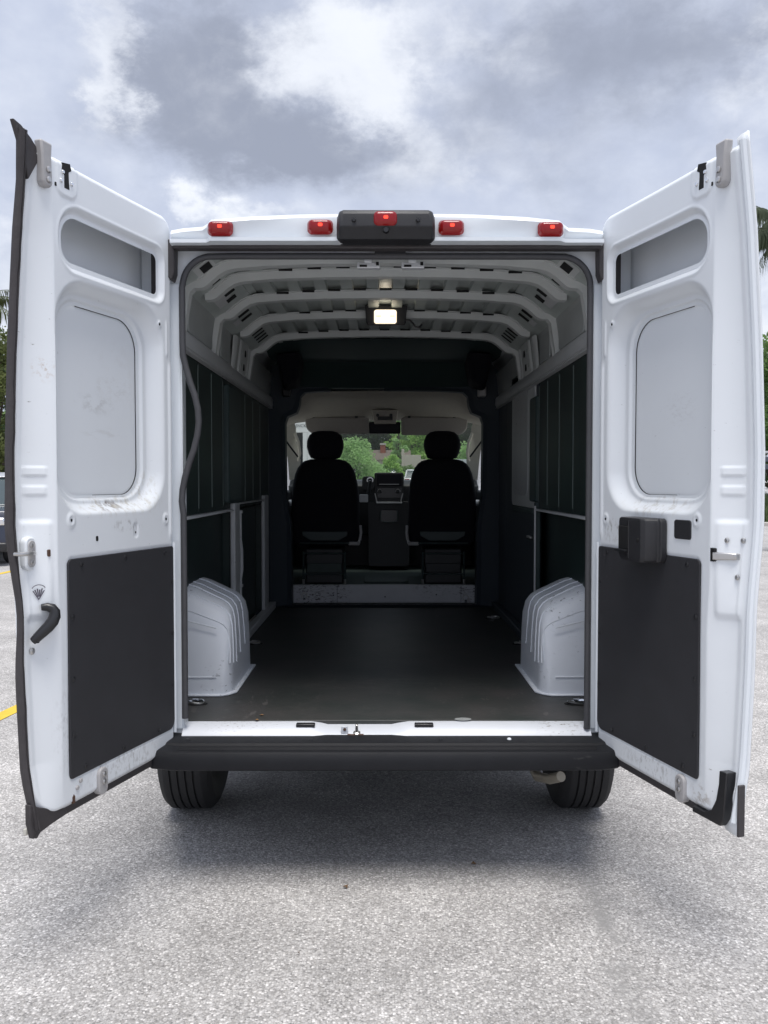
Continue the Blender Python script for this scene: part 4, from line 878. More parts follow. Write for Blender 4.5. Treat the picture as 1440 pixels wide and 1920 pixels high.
for u0, u1, v0, v1, cut in ((573, 692, 785, 814, -1), (752, 876, 785, 816, 1)):
    a, b = at(u0, v0, 7.42), at(u1, v1, 7.42); w = b.x - a.x; zt, zb = a.z + .01, b.z
    r4 = (.02, .02, .02, .09) if cut < 0 else (.02, .02, .09, .02)
    vz = M().prism(rrect((a.x + b.x) / 2, (zt + zb) / 2, w, zt - zb, r4, 6), 7.40, 7.425, 1).build('sun_visor', VISOR, VAN, bevel=.008)
    M().tube([(a.x + .03, 7.42, zt + .005), (b.x - .03, 7.42, zt + .005)], .009, 6).build('visor_rod', VISOR, vz)
    for f in (.12, .8): M().box(lerp(a.x, b.x, f) - .012, lerp(a.x, b.x, f) + .012, 7.39, 7.42, zt - .006, zt + .02).build('visor_clip', CABP, vz, bevel=.003)
a, b = at(692, 791, 7.36), at(751, 813.5, 7.36); M().box(a.x, b.x, 7.34, 7.38, b.z, a.z).build('rear_view_mirror', SCREEN, VAN, bevel=.01)
a, b = at(697, 770, 7.2), at(747, 793, 7.2); oc = M().hexa([(a.x + .02, 7.18, b.z), (b.x - .02, 7.18, b.z), (b.x - .02, 7.4, b.z), (a.x + .02, 7.4, b.z), (a.x, 7.12, a.z), (b.x, 7.12, a.z), (b.x, 7.4, a.z), (a.x, 7.4, a.z)]).build('overhead_console', BEIGE, VAN, bevel=.01)
M().box(a.x + .05, b.x - .05, 7.14, 7.16, b.z + .02, b.z + .05).build('console_lens', CABP, oc)
for u in (708, 733): c = at(u, 778, 7.11); M().lathe((c.x, 7.14, c.z), (0, -1, 0), [(0, .012), (.012, .012), (.014, 0), (0, 0)], 12).build('console_button', CABP, oc)
for s in (-1, 1):
    p = M().loft([[(s * x, y, z) for x, y, z in q] for q in (
        [(.80, 7.56, 2.10), (.78, 7.60, 2.02), (.83, 7.60, 2.0), (.88, 7.5, 2.04)], [(.815, 7.8, 1.93), (.80, 7.86, 1.90), (.85, 7.84, 1.86), (.885, 7.72, 1.88)],
        [(.825, 8.05, 1.76), (.785, 8.10, 1.74), (.845, 8.08, 1.70), (.89, 7.96, 1.72)], [(.84, 8.28, 1.60), (.825, 8.34, 1.58), (.86, 8.30, 1.54), (.90, 8.16, 1.56)])]).build('pillar_trim', PILLAR, VAN, ang=50)
    M().tube([(s * .80, 7.68, 1.98), (s * .775, 7.78, 1.9), (s * .775, 7.92, 1.8), (s * .80, 8.0, 1.74)], .014, 8).build('grab_handle', PILLAR, p)
    M().tube([(s * .83, 6.75, 2.02), (s * .80, 6.9, 1.88), (s * .70, 6.95, 1.74)], .008, 6).build('seat_belt', PLASTS, VAN)
    dr = M().hexa([(s * .86, 6.8, .72), (s * .93, 6.8, .72), (s * .92, 8.4, .72), (s * .86, 8.4, .72), (s * .84, 6.8, 1.46), (s * .95, 6.8, 1.46), (s * .92, 8.4, 1.46), (s * .86, 8.4, 1.46)]).build('cab_door_card', CABP, VAN, bevel=.02)
    M().box(min(s * .78, s * .85), max(s * .78, s * .85), 7.15, 7.55, 1.33, 1.38).build('arm_rest', GREYL, dr, bevel=.02)
    M().tube([(s * .80, 7.2, 1.1), (s * .77, 7.25, 1.16), (s * .77, 7.35, 1.28), (s * .80, 7.4, 1.34)], .015, 8).build('door_pull', DARKT, dr)
# dashboard
DB = M().loft([[(x, y, z) for y, z in ((8.5, 1.50), (8.1, 1.56), (7.92, 1.545), (7.86, 1.50), (7.86, 1.25), (7.95, 1.05), (8.5, 1.0))] for x in (-.87, -.3, .3, .87)]).build('dashboard', CABP, VAN, bevel=.01)
def rect(name, u0, u1, v0, v1, Y, d, mat, parent, r=.008, bev=.004):
    a, b = at(u0, v0, Y), at(u1, v1, Y); return M().prism(rrect((a.x + b.x) / 2, (a.z + b.z) / 2, b.x - a.x, a.z - b.z, r, 4), Y, Y + d, 1).build(name, mat, parent, bevel=bev)
rect('centre_stack', 702, 757, 886, 945, 7.80, .14, CABP, DB, .02); rect('radio_screen', 707, 753, 888, 911, 7.785, .02, SCREEN, DB)
rect('screen_trim', 711, 748, 907.5, 908.5, 7.782, .005, GREYL, DB, .001, 0)
rect('climate_panel', 707, 753, 914, 934, 7.79, .02, PLASTS, DB)
for u in (712, 746):
    c = at(u, 921, 7.78); M().lathe((c.x, 7.79, c.z), (0, -1, 0), [(0, .02), (.013, .02), (.019, .012), (.021, 0), (0, 0)], 18).build('control_knob', CABP, DB); M().tube([(c.x + .019 * cos(R(t)), 7.776, c.z + .019 * sin(R(t))) for t in range(-20, 201, 20)], .0028, 5).build('knob_ring', STEEL, DB)
rect('stack_trim', 706, 754, 941, 944, 7.775, .02, GREYL, DB, .004, .002)
for u in (703, 755): a, b = at(u, 925, 7.78), at(707 if u < 720 else 751, 943, 7.78); M().tube([a, b], .005, 6).build('stack_trim', BRACKET, DB)
rect('gear_module', 679, 702, 893, 919, 7.76, .12, CABP, DB, .03)
c = at(694, 901, 7.7); M().tube([at(691, 925, 7.72), at(692, 915, 7.70), (c.x, 7.68, c.z)], [.02, .015, .012], 10).build('gear_lever', CABP, DB); M().tube([(c.x + .025 * cos(R(t)), 7.66, c.z + .024 * sin(R(t))) for t in range(-30, 211, 20)], .006, 6).build('lever_ring', STEEL, DB)
rect('lower_pocket', 712, 746, 956, 980, 7.80, .1, PLASTS, DB, .02)
M().tube([at(u, v, 7.79) for u, v in ((714, 958), (714, 976), (722, 979), (738, 979), (745, 975), (745, 958))], .004, 6).build('pocket_rim', DARKT, DB)
rect('console_base', 690, 768, 940, 1062, 7.84, .4, CABP, DB, .03)
rect('side_cubby', 674, 690, 927, 942, 7.6, .06, GREYL, DB, .01)
sw = M().tube([(-.46 + .20 * cos(R(t)), 7.62 + .07 * sin(R(t)), 1.32 + .18 * sin(R(t))) for t in range(0, 361, 15)], .016, 8); sw.tube([(-.46, 7.66, 1.32), (-.46, 7.95, 1.22)], .03, 8); sw.box(-.64, -.28, 7.63, 7.66, 1.30, 1.34); sw.build('steering_wheel', PLASTS, VAN)
# seats
def seat(xc):
    Y = 6.97
    def sec(z, hw, d0, d1, r):
        return [(xc + x, Y + y, z) for x, y in rrect(0, (d0 + d1) / 2, 2 * hw, d1 - d0, r, 5)]
    S_ = M().loft([sec(1.02, .24, -.04, .10, .04), sec(1.06, .27, -.05, .10, .05), sec(1.2, .277, -.06, .09, .05), sec(1.40, .275, -.07, .08, .05), sec(1.52, .263, -.07, .075, .05), sec(1.60, .245, -.065, .07, .05), sec(1.65, .224, -.06, .065, .045), sec(1.685, .198, -.055, .06, .04), sec(1.708, .165, -.05, .05, .04), sec(1.72, .12, -.035, .035, .03)]).build('seat', SEATM, VAN, ang=60)
    M().loft([sec(1.722, .085, -.03, .05, .03), sec(1.732, .118, -.045, .06, .04), sec(1.765, .135, -.055, .07, .05), sec(1.82, .150, -.06, .075, .055), sec(1.87, .148, -.06, .075, .055), sec(1.915, .130, -.055, .07, .05), sec(1.94, .10, -.045, .06, .04), sec(1.95, .06, -.03, .04, .03)]).build('headrest', SEATM, S_, ang=60)
    for dx in (-.085, .085): M().cyl((xc + dx, Y, 1.70), (xc + dx, Y, 1.75), .007, 8).build('headrest_post', STEEL, S_)
    M().box(xc - .26, xc + .26, Y + .05, Y + .55, 1.02, 1.14).build('seat_cushion', SEATM, S_, bevel=.05, seg=3)
    M().prism([(xc - .185, 1.135), (xc + .185, 1.135), (xc + .18, 1.10), (xc + .11, 1.06), (xc - .11, 1.06), (xc - .18, 1.10)], Y - .075, Y - .062, 1).build('seat_skirt', DARKT, S_, bevel=.004)
    fr = M()
    for dx in (-.165, .165): fr.cyl((xc + dx, 6.80, .73), (xc + dx, 6.80, .98), .008, 8)
    for z in (.80, .965): fr.cyl((xc - .165, 6.80, z), (xc + .165, 6.80, z), .006, 8)
    fr.cyl((xc - .20, 6.83, 1.045), (xc + .20, 6.83, 1.045), .007, 8); fr.build('seat_frame', DARKT, S_)
    for dx in (-.165, .165): M().cyl((xc + dx, 6.795, .722), (xc + dx, 6.795, .76), .011, 8).build('frame_foot', STEEL, S_)
    M().box(xc - .15, xc + .15, 6.83, 7.4, .72, 1.0).build('pedestal', CABP, S_, bevel=.01)
    M().box(xc - .14, xc + .14, 6.822, 6.832, .81, .885).build('pedestal_pad', CABF if xc < 0 else CABP, S_, bevel=.006)
    M().box(xc + (.19 if xc < 0 else -.28), xc + (.28 if xc < 0 else -.19), Y - .06, Y + .2, 1.02, 1.05).build('recline_lever', BRACKET, S_, bevel=.008)
    M().tube([(xc + (.285 if xc < 0 else -.285), Y, 1.18), (xc + (.29 if xc < 0 else -.29), Y - .01, 1.12), (xc + (.28 if xc < 0 else -.28), Y - .01, 1.06)], .012, 6).build('belt_buckle', BRACKET, S_)
    return S_
seat(-.478); seat(.475)

# ================================================================== SURROUNDINGS
def leaves(centres, n, spread, size, droop=0.):
    """n leaf quads gathered round clump centres (x,y,z,r)"""
    c = np.array(centres); w = c[:, 3] ** 2; idx = RNG.choice(len(c), n, p=w / w.sum())
    d = RNG.normal(size=(n, 3)); d /= np.linalg.norm(d, axis=1)[:, None]; r = RNG.random(n) ** .45
    pos = c[idx, :3] + d * (c[idx, 3] * r)[:, None] * np.array([1, 1, .8])
    a = RNG.normal(size=(n, 3)); a[:, 2] *= .5; a /= np.linalg.norm(a, axis=1)[:, None]
    b = np.cross(a, RNG.normal(size=(n, 3))); b /= np.linalg.norm(b, axis=1)[:, None]; b[:, 2] -= droop
    s = size * (.6 + .8 * RNG.random(n))[:, None]
    v = np.stack([pos - a * s * .5, pos + b * s * .32, pos + a * s * .5, pos - b * s * .32], 1).reshape(-1, 3)
    f = np.arange(n * 4).reshape(-1, 4)
    return v, f
def mesh_np(name, v, f):
    me = bpy.data.meshes.new(name); me.vertices.add(len(v)); me.vertices.foreach_set('co', v.astype(np.float32).ravel())
    me.loops.add(f.size); me.loops.foreach_set('vertex_index', f.astype(np.int32).ravel()); me.polygons.add(len(f))
    me.polygons.foreach_set('loop_start', np.arange(0, f.size, f.shape[1], dtype=np.int32)); me.update(calc_edges=True); return me
def tree(name, label, x, y, h, r, mat, n=7000, leaf=.22, base=.25, cat='tree', group='trees round the car park', lobes=14, trunk_r=.16, squash=1.):
    z0 = height(x, y); T = thing(name, label, cat, (x, y, z0), 0, group)
    m = M(); ctr = []; tip = h * .55
    m.tube([(0, 0, -.05), (.04 * h / 5, .02, tip * .5), (-.02, .03, tip), (0, 0, h * .8)], [trunk_r, trunk_r * .8, trunk_r * .55, trunk_r * .2], 8)
    for k in range(lobes):
        a = 2 * pi * k * .382; f = (k + .5) / lobes; zz = h * (base + (1 - base) * f * .93); rad = r * math.sqrt(max(.05, 1 - ((f - .38) / .66) ** 2)) * random.uniform(.45, .8)
        if f > .85: rad *= .4
        px, py = rad * cos(a), rad * sin(a) * squash; cr = r * random.uniform(.34, .52); ctr.append((px, py, zz, cr))
        m.tube([(0, 0, max(.15 * h, zz - .35 * h)), (px * .5, py * .5, zz - .12 * h), (px * .9, py * .9, zz)], [trunk_r * .4, trunk_r * .25, trunk_r * .08], 5)
        for q in range(2):
            b = random.uniform(0, 2 * pi); ctr.append((px + cr * cos(b), py + cr * sin(b) * squash, zz + random.uniform(-.5, .6) * cr, cr * random.uniform(.35, .6)))
    m.build('trunk', BARK, T, ang=60)
    v, f = leaves(ctr, n, 1, leaf); link('crown', mesh_np('crown', v, f), mat, T, smooth=False)
    return T
def palm(name, label, x, y, h, n=22, L_=2.6, mat=None, lean=(0, 0), group='trees round the car park'):
    T = thing(name, label, 'tree', (x, y, height(x, y)), 0, group)
    M().tube([(0, 0, -.05), (lean[0] * .3, lean[1] * .3, h * .4), (lean[0], lean[1], h)], [.2, .16, .13], 10).build('trunk', BARK, T, ang=60)
    vs = []; fs = []
    for k in range(n):
        az = 2 * pi * k * .382; el = R(random.uniform(-25, 70)); pts = []; p = Vector((lean[0], lean[1], h)); d = Vector((cos(az) * cos(el), sin(az) * cos(el), sin(el))); st = L_ / 10
        for i in range(11):
            pts.append(p.copy()); p = p + d * st; d = (d + Vector((0, 0, -.2))).normalized()
        for i in range(1, 11):
            t = (pts[i] - pts[i - 1]).normalized(); sd_ = t.cross(Vector((0, 0, 1))); sd_ = sd_.normalized() if sd_.length > .01 else Vector((1, 0, 0))
            for q in range(5):
                c = pts[i - 1].lerp(pts[i], q / 5)
                for s in (-1, 1):
                    ln = L_ * .36 * (1 - abs(i - 5) / 9) * random.uniform(.6, 1.2); e = c + sd_ * s * ln * random.uniform(.1, .4) + Vector((0, 0, -ln * .95)) + t * ln * random.uniform(0, .3); mid = c.lerp(e, .5) + sd_ * s * ln * .14 + Vector((0, 0, ln * .14)); w = t * .006
                    o = len(vs); vs += [c - w, c + w, mid + w * 1.2, e, mid - w * 1.2]; fs.append((o, o + 1, o + 2, o + 3, o + 4))
        m2 = M().tube(pts, [.02 - .0016 * i for i in range(11)], 4); o = len(vs); vs += [Vector(q) for q in m2.v]; fs += [tuple(i + o for i in f) for f in m2.f]
    me = bpy.data.meshes.new('fronds'); me.from_pydata([tuple(v) for v in vs], [], fs); link('fronds', me, mat or LEAF[5], T, smooth=False)
    return T
# far wood beyond the windscreen and along both sides
def PX(u, Y): return at(u, 900, Y).x
tree('tall_tree', 'tall dark green tree behind the left headrest, beyond the bushes', PX(655, 118), 118, 15, 6.5, LEAF[0], 9000, .55, .12)
tree('tall_tree', 'dark green tree rising behind the red chimney', PX(735, 124), 124, 11.5, 6.0, LEAF[1], 9000, .5, .1)
tree('tall_tree', 'bright domed tree left of the right-hand headrest', PX(778, 104), 104, 8.4, 3.6, LEAF[2], 8000, .35, .1)
tree('tall_tree', 'dark green tree hidden mostly by the right headrest', PX(830, 122), 122, 14, 7, LEAF[0], 8000, .55, .1)
tree('tall_tree', 'blue green tree against the right windscreen pillar', PX(905, 112), 112, 14, 6.5, LEAF[0], 8000, .55, .1)
tree('tall_tree', 'dark tree against the left windscreen pillar', PX(560, 116), 116, 14, 7, LEAF[0], 8000, .55, .1)
tree('slim_tree', 'slim vine-covered green tree beside the beige house wall', PX(747, 84), 84, 6.8, .9, LEAF[4], 3500, .22, .1, trunk_r=.1)
tree('leafy_bush', 'large light green bush right of the left headrest', PX(664, 58), 58, 3.9, 2.0, LEAF[4], 9000, .17, .03, 'bush', 'bushes beyond the windscreen', trunk_r=.06)
tree('leafy_bush', 'low spreading green bush above the parked white car', PX(700, 62), 62, 2.1, 1.6, LEAF[4], 6000, .16, .02, 'bush', 'bushes beyond the windscreen', trunk_r=.05)
tree('leafy_bush', 'yellow green bush in front of the house roof', PX(731, 66), 66, 2.7, .95, LEAF[2], 5000, .15, .05, 'bush', 'bushes beyond the windscreen', trunk_r=.05)
tree('leafy_bush', 'low green hedge bush below the beige house wall', PX(765, 70), 70, 1.5, 1.7, LEAF[1], 6000, .16, .02, 'bush', 'bushes beyond the windscreen', trunk_r=.05)
tree('leafy_bush', 'pale green bush at the right windscreen pillar above the grey fence', PX(882, 34), 34, 3.0, 1.35, LEAF[4], 9000, .12, .02, 'bush', 'bushes beyond the windscreen', trunk_r=.05)
# the wood that closes the view all round the lot: one mass
wc = []
for k in range(150):
    a = R(-105 + 210 * (k + random.uniform(-.4, .4)) / 149); d_ = (82 + 48 * max(0, cos(a)) ** 6) * random.uniform(.95, 1.12); x, y = d_ * sin(a), d_ * cos(a); h_ = random.uniform(6.5, 10.5); z0 = height(x, y)
    for q in range(6): wc.append((x + random.uniform(-3, 3), y + random.uniform(-2, 2), z0 + h_ * (.12 + .8 * (q + random.random()) / 6), random.uniform(1.6, 2.9)))
v, f = leaves(wc, 70000, 1, .75); o = link('far_wood', mesh_np('far_wood', v, f), LEAF[1], smooth=False, kind='stuff'); o['label'] = 'far green wood closing the view all round the car park'; o['category'] = 'wood'
# left and right edges of the frame
tree('edge_tree', 'broad green tree at the left picture edge behind the parked SUV', at(-8, 900, 30).x, 30, 6.9, 2.6, LEAF[3], 14000, .17, .05)
tree('edge_tree', 'dark tree at the far left beyond the broad green one', at(-60, 900, 36).x, 36, 8, 3.6, LEAF[0], 12000, .22, .05)
tree('edge_tree', 'green tree at the right picture edge above the guard rail', at(1450, 900, 40).x, 40, 8.1, 3.0, LEAF[1], 15000, .19, .06)
tree('edge_tree', 'dark tree at the far right beyond the green one', at(1520, 900, 47).x, 47, 9.5, 4.2, LEAF[0], 12000, .25, .05)
palm('palm_tree', 'shaggy palm with hanging fronds at the right picture edge', at(1462, 900, 19).x, 19, 6.95, 26, 1.35)
palm('palm_tree', 'palm with a browned frond at the left picture edge', at(-42, 900, 24).x, 24, 6.2, 14, 1.5, LEAF[3])
# kerb, verge, rubble and guard rail on the right
kx0, kx1 = at(1365, 900, 30.5).x, at(1365, 900, 30.5).x + 40
M().box(kx0, kx1, 30.0, 30.35, -.02, .13).build('kerb', CONC, bevel=.03, kind='structure')
M().loft([[(x, y, z) for x in (kx0, kx0 + 8, kx1)] for y, z in ((30.34, .11), (33, .3), (36, .55), (60, 1.0))], closed=False).build('verge', DIRT, kind='structure')
def blades(n, x0, x1, y0, y1, hmin, hmax, zf):
    x = RNG.uniform(x0, x1, n); y = RNG.uniform(y0, y1, n); z = np.array([zf(b) for b in y]); h = RNG.uniform(hmin, hmax, n); a = RNG.uniform(0, 2 * pi, n); w = .02; dx, dy = np.cos(a), np.sin(a); ln = RNG.uniform(.05, .35, n) * h
    v = np.stack([np.stack([x - dx * w, y - dy * w, z], -1), np.stack([x + dx * w, y + dy * w, z], -1), np.stack([x + dy * ln * .4 + dx * w * .6, y - dx * ln * .4, z + h * .6], -1), np.stack([x + dy * ln, y - dx * ln, z + h], -1)], 1).reshape(-1, 3)
    return v, np.arange(n * 4).reshape(-1, 4)
vz = lambda y: .11 + (y - 30.34) * .075
v, f = blades(9000, kx0, kx0 + 6, 30.45, 35.5, .25, .75, vz); o = link('verge_grass', mesh_np('verge_grass', v, f), GRASS, smooth=False, kind='stuff'); o['label'] = 'tall green grass growing behind the kerb on the right'; o['category'] = 'grass'
GR = thing('guard_rail', 'dark grey steel guard rail on posts behind the rubble at the right edge', 'guard rail', (kx0 + 5, 36.5, .58), 0)
RAILM = pm('galvanised_rail', (.10, .115, .14), .5, metal=.3, var=.2, scale=3)
for z, h in ((2.25, .10), (1.95, .22), (1.62, .22)): M().box(-6, 12, -.03, .03, z - h / 2, z + h / 2).build('rail', RAILM if z < 2.2 else GREYL, GR, bevel=.015)
for k in range(9): M().box(-6 + 2.2 * k, -5.86 + 2.2 * k, .035, .15, -.1, 2.28).build('post', RAILM, GR, bevel=.01)
rub = M()
for k in range(60):
    x = kx0 + .15 + random.uniform(0, 5); y = 35.6 + random.uniform(0, .6); r_ = random.uniform(.10, .30); bm = bmesh.new(); bmesh.ops.create_icosphere(bm, subdivisions=2, radius=r_)
    for q in bm.verts: q.co *= random.uniform(.78, 1.1); q.co.z *= .75
    z = vz(y) + r_ * .35 + random.uniform(0, .7)
    rub.add([(q.co.x + x, q.co.y + y, q.co.z + z) for q in bm.verts], [tuple(w.index for w in fc.verts) for fc in bm.faces]); bm.free()
o = rub.build('rubble_bank', STONE, ang=20, kind='stuff'); o['label'] = 'pale broken rubble heaped below the guard rail on the right'; o['category'] = 'rubble'
# vehicles
CARP = {'blue': pm('navy_car_paint', (.02, .025, .045), .25, var=.05, coat=.8), 'white': pm('white_car_paint', (.75, .76, .77), .25, var=.03, coat=.6), 'silver': pm('silver_car_paint', (.50, .51, .53), .3, metal=.4, var=.04, coat=.6)}
CGLASS = pm('car_glass', (.05, .07, .075), .06, var=.1, spec=.9); CGREY = pm('car_grille', (.02, .02, .022), .4)
def car(name, label, cat, loc, rz, paint, roofpaint=None, h=1.7, w=1.86, L_=4.6, group=None):
    C = thing(name, label, cat, loc, rz, group); hw = w / 2; k = h / 1.7
    prof = [(-.5, .35), (-.5, .75), (-.47, .98), (-.25, 1.06), (.42, 1.08), (.49, .95), (.5, .35)]
    secs = [[(x * (1 if abs(y * 2 - 0) < 9 else 1), y * L_, z * k) for y, z in prof] for x in (-hw, -hw * .96, hw * .96, hw)]
    secs = [[(x, y * (1 if 0 < i < 3 else .985), z - (.04 if i in (0, 3) else 0) * (z > .9)) for x, y, z in s_] for i, s_ in enumerate(secs)]
    M().loft(secs).build('body', paint, C, bevel=.05, seg=3)
    M().loft([[(s * x, y * L_, z * k) for s in (-1, 1) for x in ((hw * a),)] for y, z, a in ((-.28, 1.05, .94), (-.12, 1.62, .74), (.28, 1.66, .76), (.44, 1.08, .9))], closed=False)
    g = M(); g.hexa([(-hw * .93, -.27 * L_, 1.04 * k), (hw * .93, -.27 * L_, 1.04 * k), (hw * .92, .45 * L_, 1.05 * k), (-hw * .92, .45 * L_, 1.05 * k), (-hw * .74, -.11 * L_, 1.60 * k), (hw * .74, -.11 * L_, 1.60 * k), (hw * .76, .33 * L_, 1.62 * k), (-hw * .76, .33 * L_, 1.62 * k)]); g.build('windows', CGLASS, C, bevel=.05, seg=3)
    M().hexa([(-hw * .78, -.13 * L_, 1.585 * k), (hw * .78, -.13 * L_, 1.585 * k), (hw * .80, .35 * L_, 1.605 * k), (-hw * .80, .35 * L_, 1.605 * k), (-hw * .7, -.08 * L_, 1.68 * k), (hw * .7, -.08 * L_, 1.68 * k), (hw * .72, .30 * L_, 1.69 * k), (-hw * .72, .30 * L_, 1.69 * k)]).build('roof', roofpaint or paint, C, bevel=.03, seg=3)
    for s in (-1, 1):
        for p0, p1 in (((.90, -.265, 1.06), (.735, -.105, 1.61)), ((.90, .1, 1.06), (.765, .1, 1.62)), ((.90, .44, 1.07), (.765, .33, 1.62))): M().tube([(s * hw * p0[0], p0[1] * L_, p0[2] * k), (s * hw * p1[0], p1[1] * L_, p1[2] * k)], .04, 6).build('roof_pillar', paint, C)
        for y in (-.31, .3):
            wl = M().lathe((s * (hw - .12), y * L_, .34), (s, 0, 0), [(0, -.1), (.3, -.1), (.34, -.06), (.34, .08), (.31, .115), (.22, .12), (.2, .09), (0, .09)], 28).build('wheel', TYRE, C); M().lathe((s * (hw - .03), y * L_, .34), (s, 0, 0), [(0, .03), (.05, .035), (.19, .01), (.2, 0), (0, 0)], 20).build('rim', STEEL, wl)
        M().box(min(s * hw * .55, s * hw * .93), max(s * hw * .55, s * hw * .93), -.505 * L_, -.47 * L_, .72 * k, .86 * k).build('headlight', CHROME, C, bevel=.03)
        M().box(min(s * hw * .6, s * hw * .95), max(s * hw * .6, s * hw * .95), .47 * L_, .503 * L_, .78 * k, .95 * k).build('tail_light', REDL, C, bevel=.02)
        M().box(min(s * hw * .95, s * (hw + .16)), max(s * hw * .95, s * (hw + .16)), -.2 * L_, -.165 * L_, 1.06 * k, 1.2 * k).build('wing_mirror', paint, C, bevel=.03)
    gr = M()
    for z in (.55, .64, .73): gr.box(-hw * .5, hw * .5, -.508 * L_, -.49 * L_, z * k, (z + .035) * k)
    gr.build('grille', CHROME, C, bevel=.005); M().box(-hw * .53, hw * .53, -.503 * L_, -.48 * L_, .48 * k, .80 * k).build('grille_back', CGREY, C)
    M().box(-hw * .97, hw * .97, -.512 * L_, -.46 * L_, .26 * k, .42 * k).build('front_bumper', CGREY, C, bevel=.03)
    return C
car('parked_suv', 'dark blue SUV with a pale roof parked at the left picture edge', 'car', (at(-38, 900, 17.6).x, 17.6, 0), R(14), CARP['blue'], CARP['silver'], 1.76)
for u, y, p, lab in ((667, 60, 'white', 'white car just right of the left seat, seen through the windscreen'), (731, 78, 'silver', 'silver car straight ahead above the radio screen'), (779, 66, 'white', 'white car half hidden by the right seat')):
    x = PX(u, y); car('parked_car', lab, 'car', (x, y, height(x, y)), R(180 if u != 731 else 0), CARP[p], None, 1.62, group='cars parked ahead of the van')
# white box truck with its rear open, seen past the left windscreen pillar
BT = thing('box_truck', 'white box truck with dark open rear and lettered header, left of driver headrest', 'truck', (at(566, 900, 27).x, 29.5, 0), 0)
TW = pm('truck_white', (.72, .74, .73), .4, var=.05); hw = .62
x0 = at(548, 900, 27).x - BT.location.x; x1 = at(583, 900, 27).x - BT.location.x; zt = at(566, 786, 27).z; zh = at(566, 811, 27).z; xj = at(568, 900, 27).x - BT.location.x
M().box(x0 - .55, x1, -2.5, -2.42, zh, zt + .35).build('header_panel', TW, BT, bevel=.015)
M().box(xj, x1, -2.5, -2.42, .9, zh).build('door_jamb', TW, BT, bevel=.01); M().box(x0 - .55, x0 - .25, -2.5, -2.42, .9, zh).build('door_jamb', TW, BT, bevel=.01)
M().box(xj + .13, xj + .15, -2.52, -2.50, .9, zh).build('jamb_seam', GREYM, BT)
M().box(x0 - .55, x1, -2.42, 2.0, .85, .95).build('box_floor', TW, BT); M().box(x0 - .55, x0 - .50, -2.42, 2.0, .95, zt + .35).build('box_side', TW, BT); M().box(x1 - .05, x1, -2.42, 2.0, .95, zt + .35).build('box_side', TW, BT); M().box(x0 - .55, x1, -2.42, 2.0, zt + .31, zt + .36).build('box_roof', TW, BT); M().box(x0 - .5, x1 - .05, 1.9, 2.0, .95, zt + .31).build('box_front', BTRIM, BT)
for s in (x0 - .35, x1 - .2):
    M().lathe((s, -1.2, .42), (1, 0, 0), [(0, -.12), (.36, -.12), (.42, -.07), (.42, .07), (.36, .12), (0, .12)], 24).build('wheel', TYRE, BT); M().lathe((s, 3.1, .42), (1, 0, 0), [(0, -.12), (.36, -.12), (.42, -.07), (.42, .07), (.36, .12), (0, .12)], 24).build('wheel', TYRE, BT)
M().box(x0 - .45, x1 - .1, 2.1, 3.8, .5, 2.3).build('truck_cab', TW, BT, bevel=.15, seg=3)
fc = bpy.data.curves.new('lettering', 'FONT'); fc.body = 'RSNCK'; fc.size = .13; fc.extrude = .002; fo = bpy.data.objects.new('lettering', fc); COL.objects.link(fo)
dg = bpy.context.evaluated_depsgraph_get(); me = bpy.data.meshes.new_from_object(fo.evaluated_get(dg)); bpy.data.objects.remove(fo)
me.transform(Matrix.Translation((x0 + .03, -2.505, at(566, 801, 27).z)) @ Matrix.Rotation(pi / 2, 4, 'X')); link('lettering', me, BTRIM, BT, smooth=False)
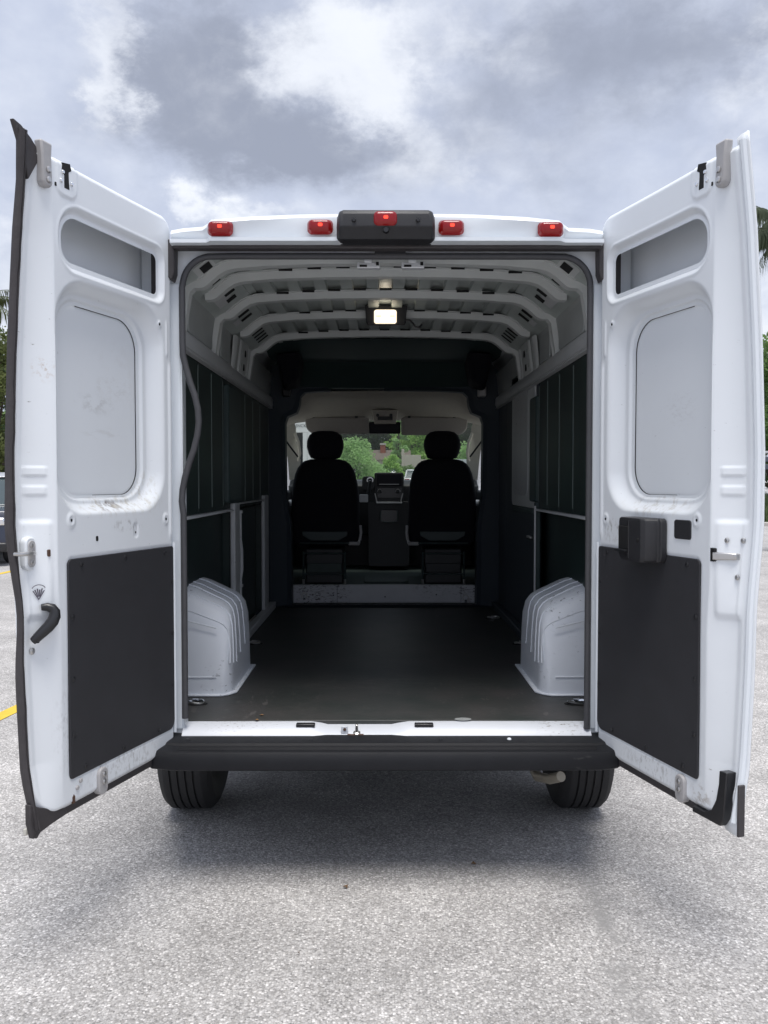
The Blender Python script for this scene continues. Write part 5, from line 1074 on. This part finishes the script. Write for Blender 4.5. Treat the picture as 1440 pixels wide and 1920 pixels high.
# house with red chimney
hx = PX(738, 96); hz = height(0, 96)
HS = thing('house', 'low beige house with brown roof and red chimney seen through the windscreen', 'house', (hx, 96, hz), 0)
BW = pm('beige_render', (.42, .40, .33), .8, var=.1, scale=1); BR = pm('brown_shingle', (.15, .12, .10), .85, var=.2, scale=3); RB = pm('red_brick', (.26, .09, .06), .85, var=.25, scale=8)
zr = at(738, 842, 96).z - hz
M().box(-4, 4, 0, 6, 0, 1.75).build('wall', BW, HS); rf = M().prism([(-.4, 1.7), (6.4, 1.7), (3, zr)], -4.4, 2.0, 0).build('roof', BR, HS)
ch = M().box(-1.5, -.9, 1.9, 2.5, 1.8, zr + .55).build('chimney', RB, HS, bevel=.02); M().box(-1.56, -.84, 1.84, 2.56, zr + .55, zr + .75).build('chimney_cap', CONC, ch)
M().box(-1.0, .3, -.05, .02, .5, 1.4).build('window', CGLASS, HS); M().box(1.5, 2.3, -.06, .02, 0, 1.6).build('door', BR, HS)
BWL = thing('garden_wall', 'stepped beige garden wall right of the slim tree', 'wall', (PX(771, 82), 82, height(0, 82)), 0)
zb = height(0, 82); a, b = at(753, 842, 82), at(758, 866, 82); c0, c1 = at(758, 853, 82), at(789, 868, 82); ox = BWL.location.x
M().box(a.x - ox, b.x - ox, -.1, .1, -.1, a.z - zb).build('end_pier', BW, BWL, bevel=.02); M().box(b.x - ox + .003, c1.x - ox, -.09, .09, -.1, c0.z - zb).build('wall_panel', BW, BWL, bevel=.02)
FE = thing('board_fence', 'pale grey board fence at the right windscreen pillar', 'fence', (PX(884, 20), 20, 0), 0); ft = at(880, 861, 20).z
for k in range(14): M().box(-.5 + .15 * k, -.36 + .15 * k, -.012, .012, .03, ft).build('board', pm('weathered_fence_board', (.42, .46, .48), .8, var=.12, scale=5) if k == 0 else MATS['weathered_fence_board'], FE, bevel=.003)
M().box(-.5, 1.6, .013, .05, 1.2, 1.29).build('fence_rail', MATS['weathered_fence_board'], FE)
# dead leaves on the asphalt
def litter(u, v, s, lab, rz):
    c = atz(u, v); n = 9; pts = [(0, 0, .006)]
    for k in range(n): a = 2 * pi * k / n; q = s * (1 if k % 2 else .45) * random.uniform(.8, 1.15); pts.append((q * cos(a), q * .7 * sin(a), .003 + random.random() * .010))
    o = M().add(pts, [(0, 1 + k, 1 + (k + 1) % n) for k in range(n)]).build('dead_leaf', LEAFBR, smooth=False); o.location = (c.x, c.y, .001); o.rotation_euler = (0, 0, rz); tag(o, lab, 'leaf', 'dead leaves on the asphalt')
litter(648, 1666, .017, 'dark brown dead leaf on the asphalt in front of the van', .4); litter(888, 1622, .016, 'pale brown dead leaf on the asphalt nearer the right wheel', 1.3); litter(560, 1790, .006, 'tiny brown leaf scrap nearest the camera on the asphalt', 2.)
